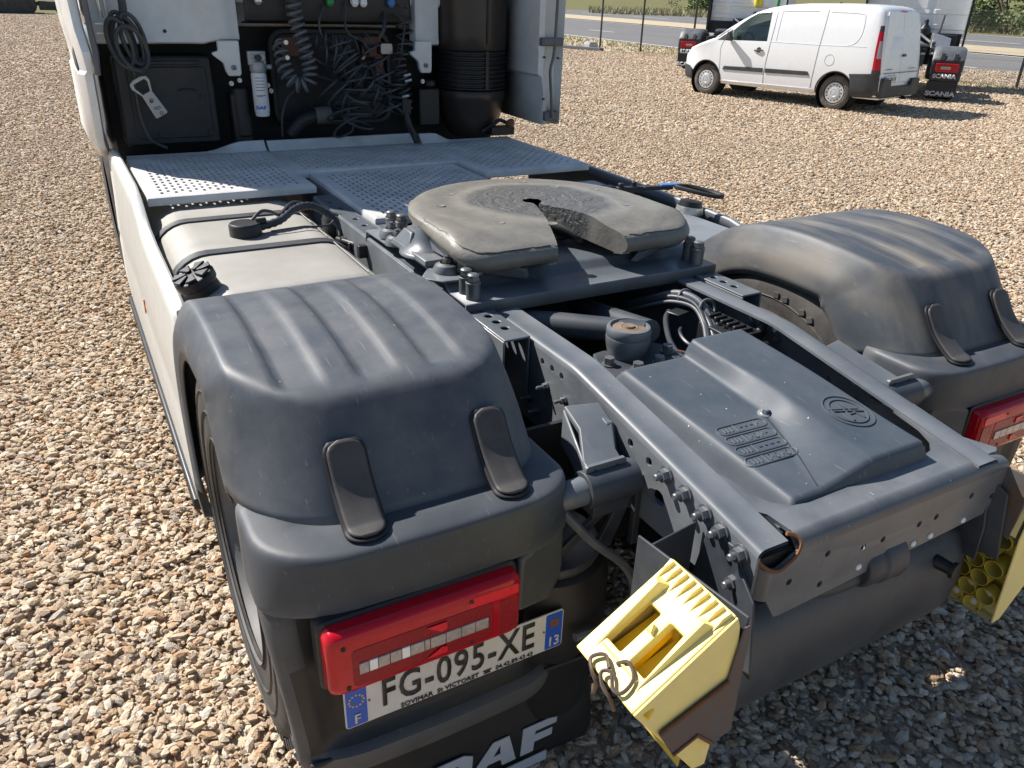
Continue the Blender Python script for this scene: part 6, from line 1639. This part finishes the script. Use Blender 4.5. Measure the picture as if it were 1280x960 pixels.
for s in (-1, 1):
    vside(s, win_poly, -.012, .004, 'side_window', 'side_glass', vb)
    vline(s, [(2.64, .34), (2.66, .7), (2.68, 1.0), (2.60, 1.16)], .004, 'panel_gap', 'hose_grey', vb)
    vline(s, [(1.57, .34), (1.56, .7), (1.52, 1.2), (1.50, 1.76)], .005, 'panel_gap', 'hose_grey', vb)
    vline(s, [(.50, .36), (.47, .8), (.44, 1.3), (.42, 1.80)], .005, 'panel_gap', 'hose_grey', vb)
    vline(s, [(1.52, 1.17), (.45, 1.17)], .006, 'side_crease', 'van_white', vb); vline(s, [(.44, 1.17), (-.55, 1.19)], .006, 'side_crease', 'van_white', vb)
    vline(s, [(1.41, 1.20), (1.40, 1.68), (1.34, 1.74), (.62, 1.77)], .007, 'window_pressing', 'van_white', vb)
    vline(s, [(.36, 1.76), (-.36, 1.75), (-.45, 1.68), (-.42, 1.40), (-.30, 1.24), (-.15, 1.20)], .007, 'window_pressing', 'van_white', vb)
    for (a, c) in ((2.57, 1.60), (1.54, .55)):
        vside(s, [(a, .56 if a > 2 else .555), (a-.03, .635), (c, .66), (c, .575)] if a > 2 else [(a, .575), (a, .66), (c+.05, .675), (c, .60)], .0, .016, 'side_strip', 'van_black', vb, .004)
    vside(s, [(2.44, 1.145), (2.86, 1.14), (2.95, 1.17), (2.46, 1.40)], .0, .004, 'quarter_trim', 'van_black', vb)
    g = MB(); g.tube([(s*(v_sx(1.78, 1.0)+.012), 1.86, .985), (s*(v_sx(1.78, 1.0)+.030), 1.76, .99), (s*(v_sx(1.68, 1.0)+.012), 1.66, 1.0)], .014, 8); g.lathe((s*v_sx(1.76, 1.0), 1.76, 1.0), (s, 0, 0), [(.055, 0), (.05, .006), (.0, .004)], 16); g.build('door_handle', 'van_black', vb)
    g = MB(); g.hexa([(s*.93, 2.40, 1.13), (s*1.13, 2.34, 1.15), (s*1.14, 2.48, 1.15), (s*.93, 2.52, 1.13), (s*.95, 2.40, 1.20), (s*1.12, 2.36, 1.34), (s*1.13, 2.46, 1.33), (s*.95, 2.48, 1.20)]); g.build('door_mirror', 'van_black', vb, bevel=.03, seg=3)
    c = MB(); c.tube([(s*(v_sx(.18+.10*math.cos(t), .91+.10*math.sin(t))+.0), .18+.10*math.cos(t), .91+.10*math.sin(t)) for t in [2*PI*i/24 for i in range(24)]], .0035, 5, closed=True); 
    if s < 0: c.build('filler_flap', 'hose_grey', vb)
    else: c.bm.free()
    # black arch trims and bumpers
    for y in (0, 3.0):
        q = MB(); q.tube([(s*(v_sx(y+.392*math.cos(t), max(.3, .33+.392*math.sin(t)))-.006), y+.392*math.cos(t), .33+.392*math.sin(t)) for t in [math.radians(-4+188*i/26) for i in range(27)]], .014, 6); q.build('arch_lip', 'van_black', vb)
        l = MB(); l.lathe((s*.62, y, .33), (s, 0, 0), [(.0, .0), (.38, 0), (.38, .26)], 32); l.build('arch_liner', 'deep_black', vb)
    vside(s, [(-.36, .28), (-.30, .60), (-.26, .70), (-.84, .74), (-.86, .30)], .0, .022, 'rear_bumper', 'van_black', vb, .006)
    vside(s, [(3.37, .30), (3.385, .52), (3.48, .58), (3.62, .60), (3.71, .58), (3.72, .33)], .0, .020, 'front_bumper', 'van_black', vb, .006)
    vside(s, [(2.60, .275), (2.56, .345), (.45, .365), (.42, .28)], .0, .010, 'sill', 'van_white', vb, .003)
    # tall tail lamp wrapping the rear corner
    vside(s, [(-.70, .78), (-.845, .77), (-.845, 1.50), (-.775, 1.50)], .0, .012, 'tail_lamp', 'red_lens', vb, .003)
    vside(s, [(-.77, 1.0), (-.843, 1.0), (-.843, 1.30), (-.80, 1.30)], .0005, .014, 'clear_lamp', 'clear_lens', vb)
    vside(s, [(-.69, .73), (-.845, .72), (-.845, .79), (-.70, .80)], .0, .0135, 'lamp_base', 'van_black', vb); vside(s, [(-.775, 1.46), (-.845, 1.46), (-.845, 1.56), (-.785, 1.56)], .0, .0135, 'lamp_top', 'van_black', vb)
    h = MB(); h.hexa([(s*.60, 3.60, .80), (s*.80, 3.40, .80), (s*.86, 3.26, .95), (s*.74, 3.35, 1.0), (s*.66, 3.66, .80), (s*.86, 3.46, .80), (s*.895, 3.28, .97), (s*.76, 3.40, 1.02)]); h.build('headlamp', 'lamp_glass', vb, bevel=.02)
def vrear(pts, y, th, name, mat, bevel=.004, parent=None):
    q = MB(); q.poly(pts, [], lambda u, v, w: (u, y-w, v), th); return q.build(name, mat, parent or vb, bevel=bevel)
vrear([(-.86, .30), (.86, .30), (.88, .52), (.86, .62), (.50, .62), (.46, .50), (-.46, .50), (-.50, .62), (-.86, .66)], -.925, .07, 'rear_bumper', 'van_black', .02)
dl = vrear([(-.80, .56), (-.005, .56), (-.005, 1.80), (-.68, 1.80), (-.80, 1.15)], -.868, .02, 'rear_door', 'van_white', .010)
vrear([(.005, .56), (.80, .56), (.80, 1.15), (.68, 1.80), (.005, 1.80)], -.868, .02, 'rear_door', 'van_white', .010)
vrear([(-.80, .735), (.80, .735), (.80, .75), (-.80, .75)], -.8885, .004, 'door_crease', 'hose_grey', 0)
pv = vrear(rrect(-.74, .575, -.22, .685, .01), -.892, .008, 'number_plate', 'plate_white', .002)
for k in range(7):
    if k in (2, 5): continue
    q = MB(); x0 = -.675+.060*k; q.poly([(x0, .605), (x0+.036, .605), (x0+.036, .660), (x0, .660)], [[(x0+.011, .62), (x0+.011, .645), (x0+.025, .645), (x0+.025, .62)][::1]], lambda u, v, w: (u, -.9005-w, v), .001); q.build('plate_mark', 'ink_black', pv, smooth=0)
vrear([(-.735, .58), (-.70, .58), (-.70, .68), (-.735, .68)], -.9005, .001, 'plate_band', 'plate_blue', 0, pv)
vrear(rrect(-.60, .70, -.56, .712, .003)+[], -.889, .004, 'plate_lamp', 'van_black', 0); vrear(rrect(-.36, .70, -.30, .712, .003), -.889, .004, 'plate_lamp', 'van_black', 0)
vrear(rrect(.02, 1.02, .16, 1.065, .01), -.889, .02, 'door_handle', 'van_black', .006)
vrear(rrect(-.12, 1.79, .12, 1.825, .01), -.86, .012, 'brake_lamp', 'red_lens', .003)
vrear(rrect(-.70, .80, -.45, .815, .003), -.889, .003, 'model_badge', 'hose_grey', 0); vrear(rrect(.38, .80, .62, .815, .003), -.889, .003, 'maker_badge', 'red_lens_dull', 0)
q = MB(); q.box((0, -.5, .30), (.9, .5, .12)); q.cyl((.3, -.8, .27), (.3, -.95, .26), .03, n=12); q.build('underbody', 'deep_black', vb)
q = MB(); q.box((0, 1.3, .30), (1.5, 3.4, .06)); q.build('floor_pan', 'deep_black', vb)
q = MB(); q.hexa([(-.76, 2.45, .95), (.76, 2.45, .95), (.76, 2.80, .95), (-.76, 2.80, .95), (-.74, 2.50, 1.13), (.74, 2.50, 1.13), (.74, 2.78, 1.15), (-.74, 2.78, 1.15)]); q.build('dashboard', 'van_black', vb, bevel=.03)
q = MB(); q.tube([(-.40+.19*math.cos(t), 2.32+.07*math.sin(t), 1.13+.17*math.sin(t)) for t in [2*PI*i/24 for i in range(24)]], .016, 8, closed=True); q.tube([(-.40, 2.32, 1.13), (-.40, 2.50, 1.02)], .03, 8); q.box((-.40, 2.325, 1.13), (.30, .02, .04)); q.build('steering_wheel', 'black_rubber', vb)
for x in (-.42, .42):
    q = MB(); q.box((x, 1.72, .95), (.46, .46, .16)); q.box((x, 1.52, 1.25), (.46, .14, .56), Matrix.Rotation(.15, 3, 'X')); q.box((x, 1.47, 1.58), (.26, .1, .16)); q.build('seat', 'seat_grey', vb, bevel=.05, seg=3)
q = MB(); q.box((0, 1.32, 1.15), (1.5, .03, 1.1)); q.build('bulkhead', 'white_dirty', vb)
q = MB(); q.box((-.05, 2.0, 1.62), (.22, .05, .07)); q.build('inner_mirror', 'black_rubber', vb, bevel=.01)
q = MB(); q.hexa([(-.78, 2.93, 1.20), (.78, 2.93, 1.20), (.76, 2.88, 1.19), (-.76, 2.88, 1.19), (-.66, 2.02, 1.735), (.66, 2.02, 1.735), (.66, 2.0, 1.73), (-.66, 2.0, 1.73)]); q.build('windscreen', 'window_dark', vb)
def van_wheel(x, y):
    s = -1 if x < 0 else 1; q = MB()
    q.lathe((x+s*.10, y, .325), (-s, 0, 0), [(.21, .012), (.225, .0), (.27, .004), (.300, .012), (.320, .028), (.325, .05), (.325, .15), (.31, .19), (.22, .20)], 40); t = q.build('tyre', 'tyre_dusty', van, smooth=40)
    q = MB(); q.lathe((x+s*.10, y, .325), (-s, 0, 0), [(.212, .010), (.205, .018), (.195, .05), (.0, .06)], 32); q.build('wheel_well', 'deep_black', t)
    holes = [circle2(.150*math.cos(2*PI*k/14), .150*math.sin(2*PI*k/14), .015, 8) for k in range(14)]
    q = MB(); q.poly(circle2(0, 0, .192, 36), holes, lambda u, v, w: (x+s*(.094+w-.02*abs(math.hypot(u, v)-.11)), y+u, .325+v), .006); q.lathe((x+s*.093, y, .325), (s, 0, 0), [(.118, .0), (.108, .014), (.07, .018), (.055, .010), (.05, .018), (.0, .020)], 28); q.build('hubcap', 'wheel_silver', t, smooth=30)
for o in list(vb.children)+[vb]:
    # the tail of the body leans forward towards the roof
    for v in o.data.vertices:
        c = v.co
        if c.z > .7: c.y += .17*(c.z-.7)*sstep(.6, -.86, c.y)
for y in (0, 3.0):
    for x in (-.77, .77): van_wheel(x, y)

# ================================================================ TWO MORE TRACTOR UNITS BEHIND THE VAN
def far_tractor(loc, rz, label):
    t = empty('parked_tractor_unit', label, 'truck', loc, rz, 'tractor units parked behind the van')
    pr = t
    for s in (-1, 1):
        q = MB(); rows = []
        pf = [(-.02, .62), (-.02, .86), (.0, .90), (.02, .93), (.05, .95), (.10, 1.04), (.20, 1.10), (.45, 1.14), (.75, 1.13), (1.0, 1.05), (1.2, .9), (1.28, .6)]
        for y, z in pf: rows.append([(s*x, y, z-d) for x, d in ((1.25, .12), (1.25, .05), (1.20, .01), (1.1, 0), (.75, 0), (.64, .01), (.60, .05), (.60, .12))])
        q.grid(rows); g = q.build('mudguard', 'fender_plastic', pr, smooth=40, solid=.01)
        q = MB(); q.poly([(s*.62, .42), (s*1.235, .42), (s*1.245, .88), (s*.61, .88)][::s], [], lambda u, v, w: (u, -.03-w, v), .05); q.build('lamp_carrier', 'van_black', g, bevel=.03, seg=3)
        q = MB(); q.poly(rrect(*( (.70, .62, 1.16, .80) if s > 0 else (-1.16, .62, -.70, .80)), .02), [], lambda u, v, w: (u, -.081-w, v), .03); l = q.build('tail_lamp', 'red_lens', g, bevel=.01)
        q = MB(); q.poly(rrect(s*.90-.10, .68, s*.90+.10, .74, .01), [], lambda u, v, w: (u, -.113-w, v), .004); q.build('clear_lamp', 'clear_lens', l)
        for x in (.80, 1.06):
            q = MB(); q.hexa([(s*x-.05, -.045, .86), (s*x+.05, -.045, .86), (s*x+.05, -.02, .86), (s*x-.05, -.02, .86), (s*x-.05, .03, 1.0), (s*x+.05, .03, 1.0), (s*x+.05, .05, .98), (s*x-.05, .05, .98)]); q.build('hold_down_strap', 'black_rubber', g, bevel=.01)
        q = MB(); q.poly([(s*.60, .10), (s*1.22, .10), (s*1.22, .43), (s*.60, .43)][::s], [], lambda u, v, w: (u, -.05-w, v), .015); f = q.build('mudflap', 'black_rubber', g)
        text_bm('SCANIA', .115, lambda u, v, w: (s*.91+u, -.083-w, .535+v), .004, g, 'maker_lettering', 'logo_silver', 1.15, .007)
        text_bm('SCANIA', .135, lambda u, v, w: (s*.91+u, -.067-w, .17+v), .004, f, 'maker_lettering', 'logo_silver', 1.25, .007)
        q = MB(); q.lathe((s*1.22, .62, .52), (-s, 0, 0), [(.28, .04), (.30, .0), (.45, .0), (.51, .03), (.52, .06), (.52, .55), (.50, .58), (.3, .58), (.28, .55)], 40); q.build('tyre', 'tyre_rubber', pr)
        q = MB(); q.box((s*.38, 1.9, .84), (.09, 4.0, .24)); q.build('frame_rail', 'dark_frame', pr)
        q = MB(); q.box((s*.86, 2.1, .66), (.66, 1.3, .62)); q.build('side_tank', 'dark_frame' if s > 0 else 'tank_metal', pr, bevel=.08, seg=3)
        q = MB(); q.box((s*1.225, 3.45, 2.1), (.02, .5, 2.3)); q.build('side_deflector', 'van_black' if s < 0 else 'white_dirty', pr, bevel=.01)
        q = MB(); q.box((s*1.22, 3.18, 2.1), (.05, .03, 2.3)); q.build('edge_seal', 'black_rubber', pr)
    q = MB(); rows = []
    for x, dy in ((-1.18, 0), (-.75, 0), (-.70, -.03), (-.62, -.03), (-.57, 0), (.35, 0), (.40, -.03), (.52, -.03), (.57, 0), (1.18, 0)):
        rows.append([(x, 3.45+dy+d, z) for z, d in ((1.30, .05), (1.32, 0), (1.40, 0), (1.42, -.02), (1.52, -.02), (1.54, 0), (1.75, 0), (1.77, -.02), (1.86, -.02), (1.88, 0), (3.3, 0))])
    q.grid(rows); q.build('cab_rear_wall', 'white_paint', pr, smooth=40)
    q = MB(); q.box((0, 4.35, 2.25), (2.40, 1.6, 2.0)); q.build('cab_shell', 'white_paint', pr, bevel=.05)
    q = MB(); q.box((0, 3.7, .95), (2.3, .7, .75)); q.box((0, 1.5, .80), (.70, 3.4, .12)); q.build('chassis_block', 'deep_black', pr)
    q = MB(); q.lathe((0, 1.2, 1.05), (0, 0, 1), [(.0, .09), (.40, .09), (.46, .06), (.46, .02), (.0, .0)], 28); q.box((0, 1.2, .98), (.9, .5, .08)); q.build('fifth_wheel_plate', 'dark_frame', pr)
    q = MB(); q.box((.0, 3.25, 1.22), (.8, .18, .36)); q.box((.55, 3.2, 1.18), (.3, .2, .3)); q.lathe((.28, 3.1, 1.28), (0, 0, 1), [(.14, 0), (.14, .14), (.06, .24), (.05, .36), (.0, .36)], 16); q.box((.85, 3.25, 1.05), (.4, .3, .5)); q.build('connector_gear', 'black_plastic', pr, bevel=.02)
    q = MB(); q.tube(catmull([(.2, 3.0, 1.3), (.5, 2.7, 1.12), (.75, 2.2, 1.05)], 6), .035, 8); q.tube(catmull([(-.3, 3.0, 1.4), (.1, 2.7, 1.2), (.4, 2.5, 1.05)], 6), .03, 8); q.tube([(.6, 3.2, 1.0), (.66, 3.15, 1.75)], .025, 8); q.build('hose', 'hose_grey', pr)
    q = MB(); q.box((.70, 1.55, 1.15), (.42, .62, .03), Matrix.Rotation(math.radians(30), 3, 'X')@Matrix.Rotation(math.radians(18), 3, 'Y')); q.build('raised_lid', 'bright_steel', pr, bevel=.004)
    q = MB(); q.box((.55, 1.55, 1.05), (.08, 1.2, .05), Matrix.Rotation(math.radians(-15), 3, 'X')); q.box((.5, 2.2, 1.2), (.06, .06, .3)); q.build('deck_bracket', 'tank_metal', pr, bevel=.01)
    return t
HT = math.radians(55)
ta = far_tractor((15.50, 10.60, 0), -HT, 'white cabbed tractor unit right of the van with lettered black mudflap and raised lid')
tb2 = far_tractor((16.0, 17.1, 0), -HT, 'tractor unit half hidden beyond the van bonnet with only its left tail lamp showing')
q = MB(); q.poly(rrect(-1.16, .47, -.66, .58, .01), [], lambda u, v, w: (u, -.085-w, v), .006); pp = q.build('number_plate', 'plate_white', tb2)
for k in range(7):
    if k in (2, 5): continue
    q = MB(); x0 = -1.10+.058*k; q.box((x0+.02, -.0925, .525), (.036, .002, .06)); q.build('plate_mark', 'ink_black', pp, smooth=0)
q = MB(); q.lathe((.30, 3.30, 1.78), (0, 0, 1), [(.0, -.02), (.10, 0), (.12, .05), (.12, .25), (.0, .27)], 16); q.build('yellow_reservoir', 'ink_yellow', tb2)
q = MB(); q.lathe((.95, 3.2, 1.7), (0, 0, 1), [(.05, 0), (.05, .9)], 12); q.build('green_pipe', 'green_plastic', tb2)

# ================================================================ DARK CRAWLER MACHINE AT THE FAR LEFT
def crawler(loc):
    t = empty('crawler_undercarriage', 'dark crawler tracks of a machine parked at the far left edge of the yard', 'tracked machine', loc)
    for y in (0, 2.3):
        q = MB(); out = []
        for cx, a0 in ((1.75, -90), (-1.75, 90)):
            for k in range(10): a = math.radians(a0+180*k/9); out.append((cx+.46*math.cos(a), .47+.46*math.sin(a)))
        q.poly(out, [], lambda u, v, w: (u, y-w, v), -.55); tr_ = q.build('track_frame', 'crawler_black', t)
        P = [Vector((u, 0, v)) for u, v in out]; tot = 0; q0 = None
        PP = []
        for a, c in zip(P, P[1:]+P[:1]):
            n_ = max(1, int((c-a).length/.17))
            for k in range(n_): PP.append((a.lerp(c, k/n_), (c-a).normalized()))
        for p, d in PP:
            nn = Vector((d.z, 0, -d.x))
            if q0 is None:
                q = MB(); q.box((0, 0, 0), (.15, .60, .05)); q0 = q.build('track_shoe', 'crawler_black', tr_)
                o = q0
            else: o = q0.copy(); C.objects.link(o)
            o.location = p+Vector((0, y+.27, 0))+nn*.02; o.rotation_euler = (0, -math.atan2(d.z, d.x), 0)
        q = MB()
        for k in range(6): q.lathe((-1.5+.6*k, y-.02, .28), (0, -1, 0), [(.14, -.05), (.14, .03), (.05, .05), (.0, .05)], 14)
        q.build('roller_row', 'dark_frame', tr_)
    q = MB(); q.box((0, 1.3, .85), (2.4, 1.6, .3)); q.lathe((0, 1.3, 1.0), (0, 0, 1), [(.8, 0), (.8, .25), (.0, .25)], 24); q.box((.2, 1.3, 1.9), (3.2, 2.4, 1.2)); q.build('machine_body', 'crawler_black', t, bevel=.05)
    return t
crawler((-3.55, 59.3, 0))
q = MB(); q.box((0, 0, .45), (1.7, .8, .5)); q.box((-.9, 0, .55), (.3, .5, .22)); q.lathe((.3, -.42, .32), (0, -1, 0), [(.30, -.1), (.32, 0), (.3, .08), (.12, .1), (.0, .1)], 20)
tag(q.build('small_trailer', 'crawler_black', None, bevel=.04, loc=(-.35, 59.2, 0)), 'low dark trailer standing just right of the crawler tracks', 'trailer')
